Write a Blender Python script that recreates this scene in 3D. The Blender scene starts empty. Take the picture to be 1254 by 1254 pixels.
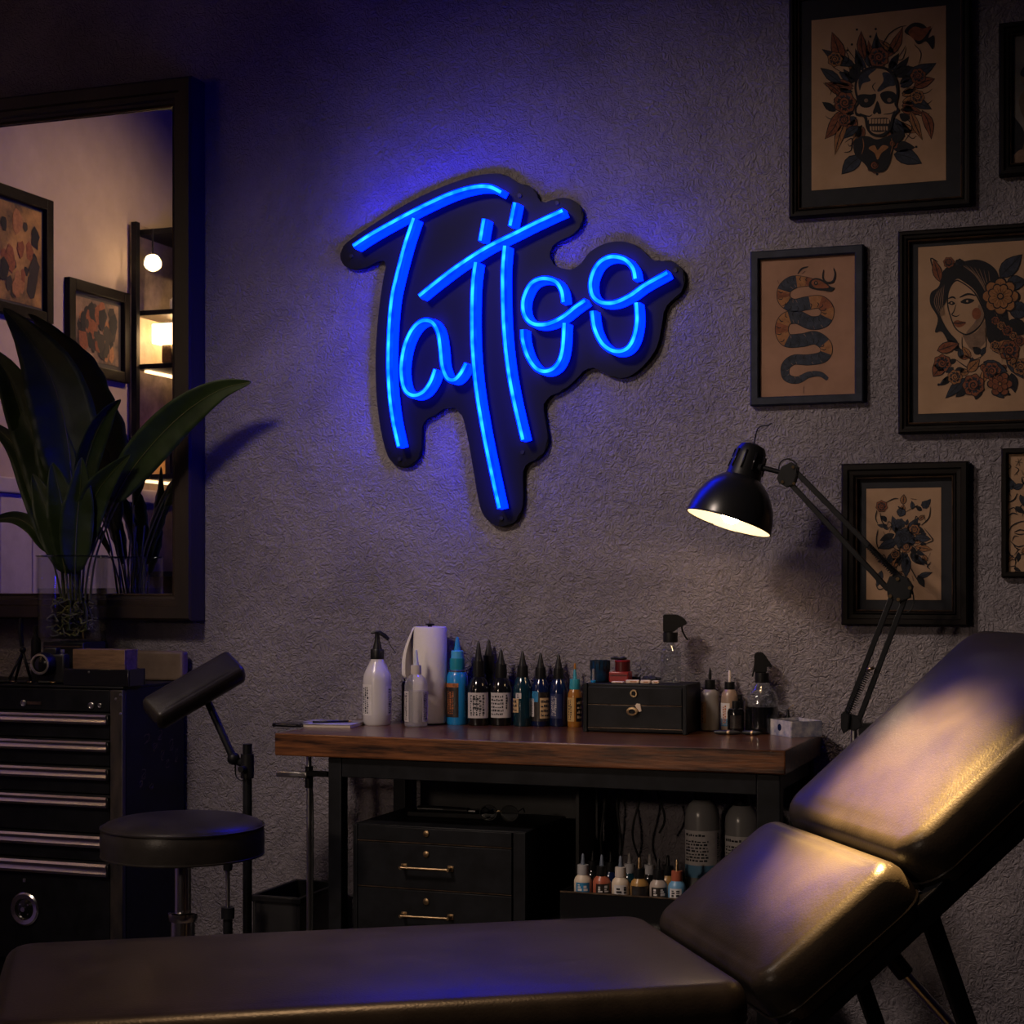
import bpy, bmesh, math, random
from mathutils import Vector, Matrix
PI = math.pi
rad = math.radians
random.seed(7)
scene = bpy.context.scene
col = scene.collection

# ------------------------------------------------------------------ view geometry (1254 px frame)
YAW = rad(20.1); F = 2100.0; HOR = 712.0; CAM = Vector((0.0, -4.3, 1.28))
CS, SN = math.cos(YAW), math.sin(YAW)

def ray(u):
    t = (u - 627.0) / F
    return (-SN + CS * t, CS + SN * t)

def P(u, v, y):
    """photo pixel -> world point on the plane y = const"""
    rx, ry = ray(u); d = (y - CAM.y) / ry
    return Vector((rx * d, y, CAM.z - (v - HOR) / F * d))

def S(u, y):
    """pixels per metre at column u on the plane y"""
    return F / ((y - CAM.y) / ray(u)[1])

def PZ(u, v, z):
    """photo pixel -> world point on the horizontal plane z"""
    rx, ry = ray(u); d = (CAM.z - z) * F / (v - HOR)
    return Vector((rx * d, CAM.y + ry * d, z))

GLASS_Y = -0.045; LEFT_X = -4.1
def PM(u, v, x=LEFT_X):
    """pixel inside the mirror -> world point on the plane x = const it shows"""
    rx, ry = ray(u); d = x / rx
    yv = CAM.y + ry * d
    return Vector((x, 2 * GLASS_Y - yv, CAM.z - (v - HOR) / F * d))

# ------------------------------------------------------------------ materials
MATS = {}
def nd(nt, typ, **kw):
    n = nt.nodes.new(typ)
    for k, v in kw.items():
        setattr(n, k, v)
    return n

def mat(name, color=(.5, .5, .5), rough=.5, metal=0.0, spec=.5, bump=0.0, bscale=60, bdist=.002,
        var=0.0, vscale=8, emit=None, estr=0.0, coat=0.0, crough=.1, trans=0.0, ior=1.45, stretch=None, alt=None, rvar=0.0):
    if name in MATS:
        return MATS[name]
    m = bpy.data.materials.new(name); m.use_nodes = True
    nt = m.node_tree; b = nt.nodes['Principled BSDF']
    b.inputs['Base Color'].default_value = (*color, 1)
    b.inputs['Roughness'].default_value = rough
    b.inputs['Metallic'].default_value = metal
    b.inputs['Specular IOR Level'].default_value = spec
    b.inputs['IOR'].default_value = ior
    b.inputs['Coat Weight'].default_value = coat
    b.inputs['Coat Roughness'].default_value = crough
    b.inputs['Transmission Weight'].default_value = trans
    if emit:
        b.inputs['Emission Color'].default_value = (*emit, 1)
        b.inputs['Emission Strength'].default_value = estr
    tc = nd(nt, 'ShaderNodeTexCoord'); src = tc.outputs['Object']
    if stretch:
        mp = nd(nt, 'ShaderNodeMapping'); mp.inputs['Scale'].default_value = stretch
        nt.links.new(src, mp.inputs['Vector']); src = mp.outputs['Vector']
    if var or alt:
        n = nd(nt, 'ShaderNodeTexNoise'); n.inputs['Scale'].default_value = vscale; n.inputs['Detail'].default_value = 6
        n.inputs['Roughness'].default_value = .65
        nt.links.new(src, n.inputs['Vector'])
        r = nd(nt, 'ShaderNodeValToRGB')
        a = alt if alt else tuple(max(0, c * (1 - var)) for c in color)
        c2 = color if alt else tuple(min(1, c * (1 + var)) for c in color)
        r.color_ramp.elements[0].position = .35; r.color_ramp.elements[0].color = (*a, 1)
        r.color_ramp.elements[1].position = .65; r.color_ramp.elements[1].color = (*c2, 1)
        nt.links.new(n.outputs['Fac'], r.inputs['Fac'])
        nt.links.new(r.outputs['Color'], b.inputs['Base Color'])
        if rvar:
            mr = nd(nt, 'ShaderNodeMapRange'); mr.inputs['To Min'].default_value = rough - rvar; mr.inputs['To Max'].default_value = rough + rvar
            nt.links.new(n.outputs['Fac'], mr.inputs['Value']); nt.links.new(mr.outputs['Result'], b.inputs['Roughness'])
    if bump:
        n = nd(nt, 'ShaderNodeTexNoise'); n.inputs['Scale'].default_value = bscale; n.inputs['Detail'].default_value = 5
        nt.links.new(src, n.inputs['Vector'])
        bp = nd(nt, 'ShaderNodeBump'); bp.inputs['Strength'].default_value = bump; bp.inputs['Distance'].default_value = bdist
        nt.links.new(n.outputs['Fac'], bp.inputs['Height']); nt.links.new(bp.outputs['Normal'], b.inputs['Normal'])
    MATS[name] = m
    return m

def emission(name, color, strength):
    if name in MATS: return MATS[name]
    m = bpy.data.materials.new(name); m.use_nodes = True; nt = m.node_tree
    nt.nodes.remove(nt.nodes['Principled BSDF'])
    e = nd(nt, 'ShaderNodeEmission'); e.inputs['Color'].default_value = (*color, 1); e.inputs['Strength'].default_value = strength
    nt.links.new(e.outputs[0], nt.nodes['Material Output'].inputs['Surface']); MATS[name] = m
    return m

def thin_glass(name, tint=(.95, .97, .97), rough=.02, ior=1.45, boost=1.0, milk=0.0, milkcol=(.6, .58, .58), limit=.42):
    """clear thin-walled glass: see-through body plus fresnel reflection"""
    if name in MATS: return MATS[name]
    m = bpy.data.materials.new(name); m.use_nodes = True; nt = m.node_tree
    nt.nodes.remove(nt.nodes['Principled BSDF'])
    t = nd(nt, 'ShaderNodeBsdfTransparent'); t.inputs['Color'].default_value = (*tint, 1)
    g = nd(nt, 'ShaderNodeBsdfGlossy'); g.inputs['Roughness'].default_value = rough; g.inputs['Color'].default_value = (boost, boost, boost, 1)
    lw = nd(nt, 'ShaderNodeLayerWeight'); lw.inputs['Blend'].default_value = .5
    f = nd(nt, 'ShaderNodeMath', operation='POWER'); f.inputs[1].default_value = 3.0
    nt.links.new(lw.outputs['Facing'], f.inputs[0])
    mx = nd(nt, 'ShaderNodeMixShader')
    lim = nd(nt, 'ShaderNodeMath', operation='MULTIPLY_ADD'); lim.inputs[1].default_value = limit; lim.inputs[2].default_value = ((ior - 1) / (ior + 1)) ** 2
    nt.links.new(f.outputs[0], lim.inputs[0]); body = t
    if milk:
        df = nd(nt, 'ShaderNodeBsdfDiffuse'); df.inputs['Color'].default_value = (*milkcol, 1)
        body = nd(nt, 'ShaderNodeMixShader'); body.inputs[0].default_value = milk
        nt.links.new(t.outputs[0], body.inputs[1]); nt.links.new(df.outputs[0], body.inputs[2])
    nt.links.new(lim.outputs[0], mx.inputs[0]); nt.links.new(body.outputs[0], mx.inputs[1]); nt.links.new(g.outputs[0], mx.inputs[2])
    nt.links.new(mx.outputs[0], nt.nodes['Material Output'].inputs['Surface']); MATS[name] = m
    return m

def stucco(name, color, dark, light, bump=1.0):
    m = bpy.data.materials.new(name); m.use_nodes = True; nt = m.node_tree; b = nt.nodes['Principled BSDF']
    tc = nd(nt, 'ShaderNodeTexCoord')
    n1 = nd(nt, 'ShaderNodeTexNoise'); n1.inputs['Scale'].default_value = 1.7; n1.inputs['Detail'].default_value = 9; n1.inputs['Roughness'].default_value = .7
    n1.inputs['Distortion'].default_value = .6
    r = nd(nt, 'ShaderNodeValToRGB'); e = r.color_ramp.elements
    e[0].position = .32; e[0].color = (*dark, 1); e[1].position = .7; e[1].color = (*light, 1)
    k = e.new(.5); k.color = (*color, 1)
    n2 = nd(nt, 'ShaderNodeTexNoise'); n2.inputs['Scale'].default_value = 52; n2.inputs['Detail'].default_value = 3; n2.inputs['Distortion'].default_value = 2.6
    n3 = nd(nt, 'ShaderNodeTexNoise'); n3.inputs['Scale'].default_value = 9; n3.inputs['Detail'].default_value = 6; n3.inputs['Distortion'].default_value = 1.2
    mx = nd(nt, 'ShaderNodeMath', operation='MULTIPLY_ADD'); mx.inputs[1].default_value = .9
    bp = nd(nt, 'ShaderNodeBump'); bp.inputs['Strength'].default_value = bump; bp.inputs['Distance'].default_value = .011
    for n in (n1, n2, n3): nt.links.new(tc.outputs['Object'], n.inputs['Vector'])
    nt.links.new(n1.outputs['Fac'], r.inputs['Fac']); nt.links.new(r.outputs['Color'], b.inputs['Base Color'])
    nt.links.new(n3.outputs['Fac'], mx.inputs[0]); nt.links.new(n2.outputs['Fac'], mx.inputs[2])
    nt.links.new(mx.outputs[0], bp.inputs['Height']); nt.links.new(bp.outputs['Normal'], b.inputs['Normal'])
    b.inputs['Roughness'].default_value = .72; b.inputs['Specular IOR Level'].default_value = .35
    MATS[name] = m
    return m

# ------------------------------------------------------------------ mesh builder
class MB:
    def __init__(s): s.bm = bmesh.new(); s.mi = 0
    def face(s, vs):
        try:
            f = s.bm.faces.new(vs); f.material_index = s.mi; f.smooth = True; return f
        except ValueError: return None
    def box(s, c, size, rot=None, bevel=0.0, seg=2):
        c = Vector(c); hx, hy, hz = [k / 2 for k in size]
        vs = []
        for sx in (-1, 1):
            for sy in (-1, 1):
                for sz in (-1, 1):
                    p = Vector((sx * hx, sy * hy, sz * hz))
                    if rot is not None: p = rot @ p
                    vs.append(s.bm.verts.new(c + p))
        fs = []
        for q in ((0, 1, 3, 2), (4, 6, 7, 5), (0, 4, 5, 1), (2, 3, 7, 6), (0, 2, 6, 4), (1, 5, 7, 3)):
            f = s.bm.faces.new([vs[i] for i in q]); f.material_index = s.mi; f.smooth = False; fs.append(f)
        if bevel:
            es = list({e for f in fs for e in f.edges})
            g = bmesh.ops.bevel(s.bm, geom=es, offset=min(bevel, min(size) * .45), segments=seg, affect='EDGES', profile=.5)
            for f in g['faces']: f.material_index = s.mi; f.smooth = True
        return s
    def box2(s, a, b, bevel=0.0):
        a = Vector(a); b = Vector(b)
        return s.box((a + b) / 2, [abs(k) for k in (b - a)], bevel=bevel)
    def ring(s, c, ax, r, n, ref=None):
        ax = Vector(ax).normalized()
        u = (ref or (Vector((0, 0, 1)) if abs(ax.z) < .9 else Vector((1, 0, 0)))).cross(ax).normalized(); w = ax.cross(u)
        return [s.bm.verts.new(Vector(c) + r * (math.cos(2 * PI * i / n) * u + math.sin(2 * PI * i / n) * w)) for i in range(n)]
    def bridge(s, a, b):
        n = len(a)
        for i in range(n): s.face([a[i], a[(i + 1) % n], b[(i + 1) % n], b[i]])
    def cap(s, r, flip=False):
        f = s.face(list(reversed(r)) if flip else r)
        if f: f.smooth = False
    def cyl(s, p0, p1, r0, r1=None, n=16, caps=True):
        p0 = Vector(p0); p1 = Vector(p1); r1 = r0 if r1 is None else r1; ax = p1 - p0
        a = s.ring(p0, ax, r0, n); b = s.ring(p1, ax, r1, n); s.bridge(a, b)
        if caps: s.cap(a, True); s.cap(b)
        return s
    def tube(s, pts, r, n=8, caps=True):
        pts = [Vector(p) for p in pts]; rs = r if isinstance(r, (list, tuple)) else [r] * len(pts)
        prev = None; first = None
        ref = None
        for i, p in enumerate(pts):
            t = (pts[min(i + 1, len(pts) - 1)] - pts[max(i - 1, 0)])
            if t.length < 1e-9: t = Vector((0, 0, 1))
            t.normalize()
            if ref is None: ref = Vector((0, 0, 1)) if abs(t.z) < .9 else Vector((1, 0, 0))
            u = ref - t * ref.dot(t)
            if u.length < 1e-4: u = t.orthogonal()
            u.normalize(); ref = u; w = t.cross(u)
            cur = [s.bm.verts.new(p + rs[i] * (math.cos(2 * PI * k / n) * u + math.sin(2 * PI * k / n) * w)) for k in range(n)]
            if prev: s.bridge(prev, cur)
            else: first = cur
            prev = cur
        if caps: s.cap(first, True); s.cap(prev)
        return s
    def lathe(s, prof, o=(0, 0, 0), M=None, n=32, closed=False):
        """prof: (r, h) pairs about the z axis (optionally turned by M)"""
        o = Vector(o); prev = None; first = None
        for r, h in prof:
            if r < 1e-6:
                p = Vector((0, 0, h)); p = M @ p if M else p
                cur = [s.bm.verts.new(o + p)]
            else:
                cur = []
                for i in range(n):
                    p = Vector((r * math.cos(2 * PI * i / n), r * math.sin(2 * PI * i / n), h)); p = M @ p if M else p
                    cur.append(s.bm.verts.new(o + p))
            if prev:
                if len(prev) == 1 and len(cur) > 1:
                    for i in range(n): s.face([prev[0], cur[(i + 1) % n], cur[i]])
                elif len(cur) == 1 and len(prev) > 1:
                    for i in range(n): s.face([prev[i], prev[(i + 1) % n], cur[0]])
                elif len(cur) > 1: s.bridge(prev, cur)
            else: first = cur
            prev = cur
        if closed and len(first) > 1 and len(prev) > 1: s.bridge(prev, first)
        return s
    def sphere(s, c, r, sx=1, sy=1, sz=1, n=20, m=12):
        c = Vector(c); prev = None
        for j in range(m + 1):
            a = PI * j / m; z = -math.cos(a); q = math.sin(a)
            if j in (0, m): cur = [s.bm.verts.new(c + Vector((0, 0, z * r * sz)))]
            else: cur = [s.bm.verts.new(c + Vector((q * r * sx * math.cos(2 * PI * i / n), q * r * sy * math.sin(2 * PI * i / n), z * r * sz))) for i in range(n)]
            if prev:
                for i in range(n):
                    if len(prev) == 1: s.face([prev[0], cur[(i + 1) % n], cur[i]])
                    elif len(cur) == 1: s.face([prev[i], prev[(i + 1) % n], cur[0]])
                    else: s.face([prev[i], prev[(i + 1) % n], cur[(i + 1) % n], cur[i]])
            prev = cur
        return s
    def prism(s, poly, y0, y1, bevel=0.0):
        """poly: (x, z) outline, extruded from y0 (back) to y1 (front)"""
        a = [s.bm.verts.new((p[0], y0, p[1])) for p in poly]; b = [s.bm.verts.new((p[0], y1, p[1])) for p in poly]
        n = len(poly); side = []
        for i in range(n):
            f = s.bm.faces.new([a[i], a[(i + 1) % n], b[(i + 1) % n], b[i]]); f.material_index = s.mi; side.append(f)
        f1 = s.bm.faces.new(list(reversed(a))); f2 = s.bm.faces.new(b)
        for f in (f1, f2): f.material_index = s.mi
        if bevel:
            es = list(f2.edges)
            bmesh.ops.bevel(s.bm, geom=es, offset=bevel, segments=2, affect='EDGES')
        return s
    def patch(s, r, z0, z1, a0, a1, face, o=(0, 0, 0), n=10):
        """strip of a cylinder wall; angles (degrees) from the facing direction, + is to the viewer's right"""
        o = Vector(o); prev = None
        for i in range(n + 1):
            a = face + rad(a0 + (a1 - a0) * i / n)
            x, y = r * math.cos(a), r * math.sin(a)
            cur = [s.bm.verts.new(o + Vector((x, y, z0))), s.bm.verts.new(o + Vector((x, y, z1)))]
            if prev: s.face([prev[0], cur[0], cur[1], prev[1]])
            prev = cur
        return s
    def sweep(s, pts, prof, caps=True):
        """pts: (x, z) path; prof: closed list of (lateral, y); sweeps in the xz plane"""
        prev = None; first = None; n = len(pts)
        for i, p in enumerate(pts):
            a = Vector(pts[max(i - 1, 0)]); b = Vector(pts[min(i + 1, n - 1)]); t = (b - a).normalized(); nx = Vector((-t.y, t.x))
            cur = [s.bm.verts.new((p[0] + nx.x * l, y, p[1] + nx.y * l)) for l, y in prof]
            if prev: s.bridge(prev, cur)
            else: first = cur
            prev = cur
        if caps: s.cap(first, True); s.cap(prev)
        return s
    def build(s, name, m, parent=None, off=None, flat=False, fixn=True):
        if fixn: bmesh.ops.recalc_face_normals(s.bm, faces=s.bm.faces)
        me = bpy.data.meshes.new(name)
        if off is not None: bmesh.ops.translate(s.bm, verts=s.bm.verts, vec=-Vector(off))
        if flat:
            for f in s.bm.faces: f.smooth = False
        else:
            for e in s.bm.edges:
                if len(e.link_faces) == 2 and e.calc_face_angle(0) > rad(38): e.smooth = False
        s.bm.to_mesh(me); s.bm.free()
        o = bpy.data.objects.new(name, me); col.objects.link(o)
        for k in (m if isinstance(m, (list, tuple)) else [m]): me.materials.append(k)
        if parent is not None: o.parent = parent
        return o

def tag(o, label, cat, group=None, kind=None):
    o['label'] = label; o['category'] = cat
    if group: o['group'] = group
    if kind: o['kind'] = kind
    return o
def thing(name, label, cat, loc=(0, 0, 0), rz=0.0, group=None):
    o = bpy.data.objects.new(name, None); col.objects.link(o); o.empty_display_size = .05
    o.location = loc; o.rotation_euler = (0, 0, rz)
    return tag(o, label, cat, group)
def struct(o):
    o['kind'] = 'structure'; return o
def cat_rom(pts, n=6, closed=False):
    pts = [Vector(p) for p in pts]; N = len(pts); out = []
    g = (lambda i: pts[i % N]) if closed else (lambda i: pts[min(max(i, 0), N - 1)])
    for i in range(N if closed else N - 1):
        p0, p1, p2, p3 = g(i - 1), g(i), g(i + 1), g(i + 2)
        for k in range(n):
            t = k / n
            out.append(.5 * (2 * p1 + (p2 - p0) * t + (2 * p0 - 5 * p1 + 4 * p2 - p3) * t * t + (3 * p1 - p0 - 3 * p2 + p3) * t ** 3))
    if not closed: out.append(pts[-1])
    return out
def face_angle(p):
    d = CAM - Vector(p); return math.atan2(d.y, d.x)

# ------------------------------------------------------------------ palette
M_black = mat('black_paint', (.012, .012, .013), .42, bump=.15, bscale=180, bdist=.001, var=.3)
M_blackmetal = mat('black_metal', (.0068, .0072, .009), .45, metal=.0, spec=.2, var=.4, vscale=20)
M_gloss = mat('black_gloss_plastic', (.008, .008, .009), .18, spec=.6)
M_plastic = mat('black_plastic', (.008, .008, .009), .38, spec=.35)
M_rubber = mat('black_rubber', (.01, .01, .01), .7)
M_chrome = mat('chrome', (.75, .74, .74), .2, metal=1)
M_steel = mat('brushed_steel', (.55, .54, .53), .3, metal=1, bump=.1, bscale=200)
M_brass = mat('aged_brass', (.36, .25, .14), .35, metal=1, var=.3, vscale=60)
M_leather = mat('black_leather', (.0185, .0158, .0142), .33, spec=.26, bump=.3, bscale=240, bdist=.0012, var=.25, vscale=9, rvar=.06)
M_frame = mat('dark_frame_wood', (.010, .0075, .0065), .55, spec=.15, alt=(.006, .005, .005), vscale=14, bump=.2, bscale=90, stretch=(1, 1, 1))
M_frameworn = mat('frame_worn_edge', (.09, .05, .028), .4, alt=(.015, .011, .01), vscale=30)
M_mirrorframe = mat('mirror_frame_wood', (.03, .019, .014), .42, alt=(.009, .007, .006), vscale=7, bump=.35, bscale=45, stretch=(1, 1, .18))
M_matboard = mat('dark_mat_board', (.021, .022, .027), .85, var=.15, vscale=30)
M_paper = mat('aged_paper', (.44, .28, .175), .85, alt=(.36, .225, .135), vscale=9, bump=.05, bscale=200)
M_paper2 = mat('aged_paper_rosy', (.36, .20, .135), .85, alt=(.28, .155, .1), vscale=9)
M_ink = mat('ink_black', (.012, .012, .016), .8)
M_inkblue = mat('ink_slate', (.028, .034, .052), .8, var=.4, vscale=60)
M_rust = mat('ink_rust', (.20, .065, .03), .8, var=.3, vscale=70)
M_ochre = mat('ink_ochre', (.30, .135, .055), .8, var=.2, vscale=70)
M_shade = mat('ink_wash', (.20, .125, .085), .8, var=.2, vscale=60)
M_white = mat('white_plastic', (.62, .6, .6), .45)
M_label = mat('paper_label', (.55, .52, .52), .6, var=.08, vscale=80)
M_glass = thin_glass('clear_glass', (.86, .88, .88), .03, 1.6, limit=.9)
M_pane = thin_glass('picture_glass', (.96, .96, .96), .035, 1.3)
# ================================================================== SETTING
RX, FY, HZ = 2.6, -6.2, 3.4
m_wall = stucco('grey_stucco', (.205, .183, .203), (.145, .130, .148), (.262, .236, .254))
m_side = mat('warm_plaster', (.46, .37, .28), .8, var=.12, vscale=2.5, bump=.15, bscale=25, bdist=.003)
m_floor = mat('dark_floor', (.035, .028, .024), .5, var=.4, vscale=5, stretch=(1, 8, 1))
m_ceil = mat('ceiling_paint', (.12, .105, .1), .9, var=.1, vscale=3)
def slab(name, a, b, m): return struct(MB().box2(a, b).build(name, m))
slab('wall_back', (LEFT_X - .12, 0, 0), (RX + .12, .12, HZ), m_wall)
slab('wall_left', (LEFT_X - .12, FY, 0), (LEFT_X, 0, HZ), m_side)
slab('wall_right', (RX, FY, 0), (RX + .12, 0, HZ), m_wall)
slab('wall_front', (LEFT_X - .12, FY - .12, 0), (RX + .12, FY, HZ), m_wall)
slab('floor', (LEFT_X - .12, FY - .12, -.1), (RX + .12, .12, 0), m_floor)
slab('ceiling', (LEFT_X - .12, FY - .12, HZ), (RX + .12, .12, HZ + .1), m_ceil)
# pale panelled dado along the left wall (seen in the mirror)
m_dado = mat('pale_panelling', (.50, .44, .38), .6, var=.12, vscale=6)
b = MB()
for k in range(30):
    y0 = FY + .02 + k * .205
    b.box2((LEFT_X, y0, 0), (LEFT_X + .018, y0 + .198, 1.62), bevel=.006)
b.box2((LEFT_X, FY, 1.62), (LEFT_X + .035, -.02, 1.68), bevel=.006)
struct(b.build('trim_1', m_dado))
struct(MB().box2((LEFT_X + .0, -.016, 0), (RX, 0, .1)).build('baseboard_back', M_black))

# ================================================================== CAMERA
cd = bpy.data.cameras.new('camera'); co = bpy.data.objects.new('camera', cd); col.objects.link(co)
co.location = CAM; co.rotation_euler = (PI / 2, 0, YAW)
cd.sensor_width = 36; cd.lens = 36 * F / 1254; cd.shift_y = (HOR - 627) / 1254; cd.clip_start = .05
scene.camera = co

# ================================================================== LARGE WALL MIRROR
def frame_profile_mesh(x0, x1, z0, z1, prof):
    """mitred picture moulding: prof = list of (inset from outer edge, y), front-facing (y negative)"""
    b = MB(); rings = []
    for d, y in prof:
        rings.append([b.bm.verts.new(p) for p in ((x0 + d, y, z0 + d), (x1 - d, y, z0 + d), (x1 - d, y, z1 - d), (x0 + d, y, z1 - d))])
    for i in range(len(rings)):
        b_, c_ = rings[i], rings[(i + 1) % len(rings)]
        for k in range(4):
            f = b.face([b_[k], b_[(k + 1) % 4], c_[(k + 1) % 4], c_[k]])
    return b

ym = -.082
px1 = P(233, 92, ym).x; pz1 = P(233, 92, ym).z; pz0 = P(233, 760, ym).z; px0 = px1 - 1.12
fw = .073
mir = thing('wall_mirror', 'large dark-framed mirror on the wall behind the leafy plant', 'mirror', (0, 0, 0))
mir.location = ((px0 + px1) / 2, -.002, pz0)
prof = [(0, -.002), (0, ym + .006), (.006, ym), (.038, ym), (.042, ym + .008), (.056, ym + .008), (.060, ym + .018), (fw - .006, ym + .022), (fw, ym + .03), (fw, -.03), (fw - .02, -.002)]
frame_profile_mesh(px0, px1, pz0, pz1, prof).build('mirror_frame', M_mirrorframe, mir, mir.location, flat=True)
frame_profile_mesh(px0 + fw - .004, px1 - fw + .004, pz0 + fw - .004, pz1 - fw + .004,
                   [(0, ym + .028), (.003, ym + .024), (.006, ym + .028), (.006, ym + .034), (0, ym + .034)]).build('inner_bead', M_frameworn, mir, mir.location, flat=True)
m_mirror = mat('silvered_glass', (.86, .84, .82), .012, metal=1)
MB().box2((px0 + fw - .01, GLASS_Y, pz0 + fw - .01), (px1 - fw + .01, GLASS_Y + .006, pz1 - fw + .01)).build('mirror_glass', m_mirror, mir, mir.location)
MB().box2((px0 + fw - .012, GLASS_Y + .007, pz0 + fw - .012), (px1 - fw + .012, -.006, pz1 - fw + .012)).build('backing_board', M_black, mir, mir.location)

# ================================================================== NEON SIGN
SX, SY, SC = 400.0, 190.0, 2.726
def sp(pts, y): return [(lambda q: (q.x, q.z))(P(SX + a / SC, SY + c / SC, y)) for a, c in pts]
YB0, YB1, YT1, YT2 = -.004, -.019, -.056, -.068
outline = [(45, 335), (55, 305), (90, 275), (180, 215), (290, 150), (400, 100), (500, 68), (580, 62), (622, 80), (645, 99), (668, 98), (695, 118), (708, 150),
           (722, 160), (745, 152), (790, 142), (830, 155), (854, 190), (850, 230), (820, 265), (770, 290), (744, 318), (745, 350), (775, 374), (825, 382), (850, 360), (880, 322), (930, 295), (985, 288),
           (1040, 305), (1080, 343), (1108, 354), (1150, 352), (1185, 380), (1195, 420), (1175, 470), (1132, 500), (1120, 560), (1102, 640), (1060, 700), (1010, 738), (960, 742), (910, 718), (872, 708), (840, 740),
           (790, 785), (738, 808), (724, 840), (732, 900), (738, 960), (715, 1005), (680, 1025), (660, 1036), (655, 1080), (655, 1160), (640, 1210), (600, 1240), (555, 1232), (520, 1195), (503, 1130), (488, 1040),
           (470, 940), (452, 870), (430, 845), (400, 842), (360, 868), (322, 890), (317, 940), (313, 995), (285, 1035), (245, 1042), (210, 1015), (190, 960), (175, 880), (165, 780), (164, 650), (173, 530), (188, 420),
           (198, 362), (182, 350), (130, 375), (85, 380), (55, 365)]
sign = thing('neon_sign', 'blue glowing neon script sign on a black contour board, hung on the stucco wall', 'neon sign', P(627, 640, 0))
so = sign.location
pl = cat_rom([Vector((a, c)) for a, c in outline], 4, True)
m_board = mat('black_acrylic', (.0035, .0035, .005), .45, spec=.1)
board = MB().prism(sp([(q.x, q.y) for q in pl], YB1), YB0, YB1, .003).build('backboard', m_board, sign, so)
strokes = [
 [(88, 303), (135, 272), (190, 240), (290, 186), (400, 134), (480, 109), (540, 105), (582, 124)],
 [(290, 210), (262, 295), (234, 400), (217, 480), (208, 580), (205, 700), (210, 800), (222, 890), (240, 972)],
 [(362, 715), (346, 757), (322, 790), (290, 802), (262, 785), (250, 740), (250, 690), (262, 630), (286, 580), (318, 553), (350, 557), (370, 588), (379, 640), (385, 700), (401, 742), (424, 750), (446, 730), (465, 695)],
 [(525, 212), (512, 285)],
 [(497, 357), (488, 430), (485, 530), (487, 640), (497, 760), (515, 880), (542, 1020), (576, 1178)],
 [(628, 158), (612, 235)],
 [(594, 302), (588, 380), (588, 470), (592, 580), (604, 700), (623, 810), (655, 950)],
 [(308, 470), (370, 420), (440, 368), (530, 310), (620, 265), (700, 225), (787, 185)],
 [(790, 490), (783, 450), (762, 421), (720, 412), (681, 430), (657, 480), (659, 530), (685, 561), (730, 565), (780, 545), (830, 507), (862, 485)],
 [(652, 582), (655, 620), (671, 672), (700, 712), (735, 721), (768, 700), (787, 650), (793, 560)],
 [(1030, 412), (1021, 375), (990, 346), (945, 340), (905, 364), (882, 415), (886, 465), (915, 491), (960, 492), (1010, 470), (1060, 435), (1137, 392)],
 [(885, 520), (895, 580), (921, 630), (960, 654), (1000, 647), (1025, 610), (1036, 550), (1033, 492)],
]
hw = .0085
body_prof = [(-hw, YB1 - .0005), (-hw, YT1), (hw, YT1), (hw, YB1 - .0005)]
core_prof = [(-hw, YT1 - .0003), (-hw, YT1 - .006), (-hw * .8, YT2 + .0022), (-hw * .5, YT2), (hw * .5, YT2), (hw * .8, YT2 + .0022), (hw, YT1 - .006), (hw, YT1 - .0003)]
def neon(name, c0, c1, scale):
    m = bpy.data.materials.new(name); m.use_nodes = True; nt = m.node_tree; nt.nodes.remove(nt.nodes['Principled BSDF'])
    e = nd(nt, 'ShaderNodeEmission'); tc = nd(nt, 'ShaderNodeTexCoord'); n = nd(nt, 'ShaderNodeTexNoise'); n.inputs['Scale'].default_value = scale; n.inputs['Detail'].default_value = 1
    r = nd(nt, 'ShaderNodeMix', data_type='RGBA'); r.inputs[6].default_value = (*c0, 1); r.inputs[7].default_value = (*c1, 1)
    mr = nd(nt, 'ShaderNodeMapRange'); mr.inputs[1].default_value = .35; mr.inputs[2].default_value = .68
    nt.links.new(tc.outputs['Object'], n.inputs['Vector']); nt.links.new(n.outputs['Fac'], mr.inputs[0]); nt.links.new(mr.outputs[0], r.inputs[0])
    nt.links.new(r.outputs[2], e.inputs['Color']); e.inputs['Strength'].default_value = 1.0
    nt.links.new(e.outputs[0], nt.nodes['Material Output'].inputs['Surface']); return m
BL = 4.0
m_core = neon('neon_glow', (.003, .32, BL), (.035, .95, BL), 28)
m_edge_n = neon('neon_shoulder', (.0, .035, BL), (.0, .085, BL), 28)
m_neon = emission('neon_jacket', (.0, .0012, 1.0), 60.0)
m_neon_dim = emission('neon_jacket_dimmed', (.0, .0038, 1.0), 15.0)  # glow turned down on right and lower faces, keeps blue off the chair
for st in strokes:
    pp = [(q.x, q.y) for q in cat_rom([Vector(k) for k in st], 8)]
    w = sp(pp, YT2)
    jb = MB().sweep(w, body_prof)
    bmesh.ops.recalc_face_normals(jb.bm, faces=jb.bm.faces)
    for f in jb.bm.faces:
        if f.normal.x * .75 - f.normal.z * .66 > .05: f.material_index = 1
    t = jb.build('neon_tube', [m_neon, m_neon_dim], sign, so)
    cb = MB(); cb.mi = 1; cb.sweep(w, core_prof)
    for f in cb.bm.faces:
        if abs(f.normal.y) > .985 or all(abs(v.co.y - YT2) < .0005 for v in f.verts): f.material_index = 0
    cb.build('light_strip', [m_core, m_edge_n], t, so)
for a, c in [(655, 992), (645, 135), (771, 160), (83, 338), (1165, 385), (245, 1015), (585, 1212)]:
    q = P(SX + a / SC, SY + c / SC, YB1)
    MB().cyl((q.x, YB1 - .0005, q.z), (q.x, YB1 - .004, q.z), .0055, n=14).build('screw', M_blackmetal, sign, so)
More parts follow.
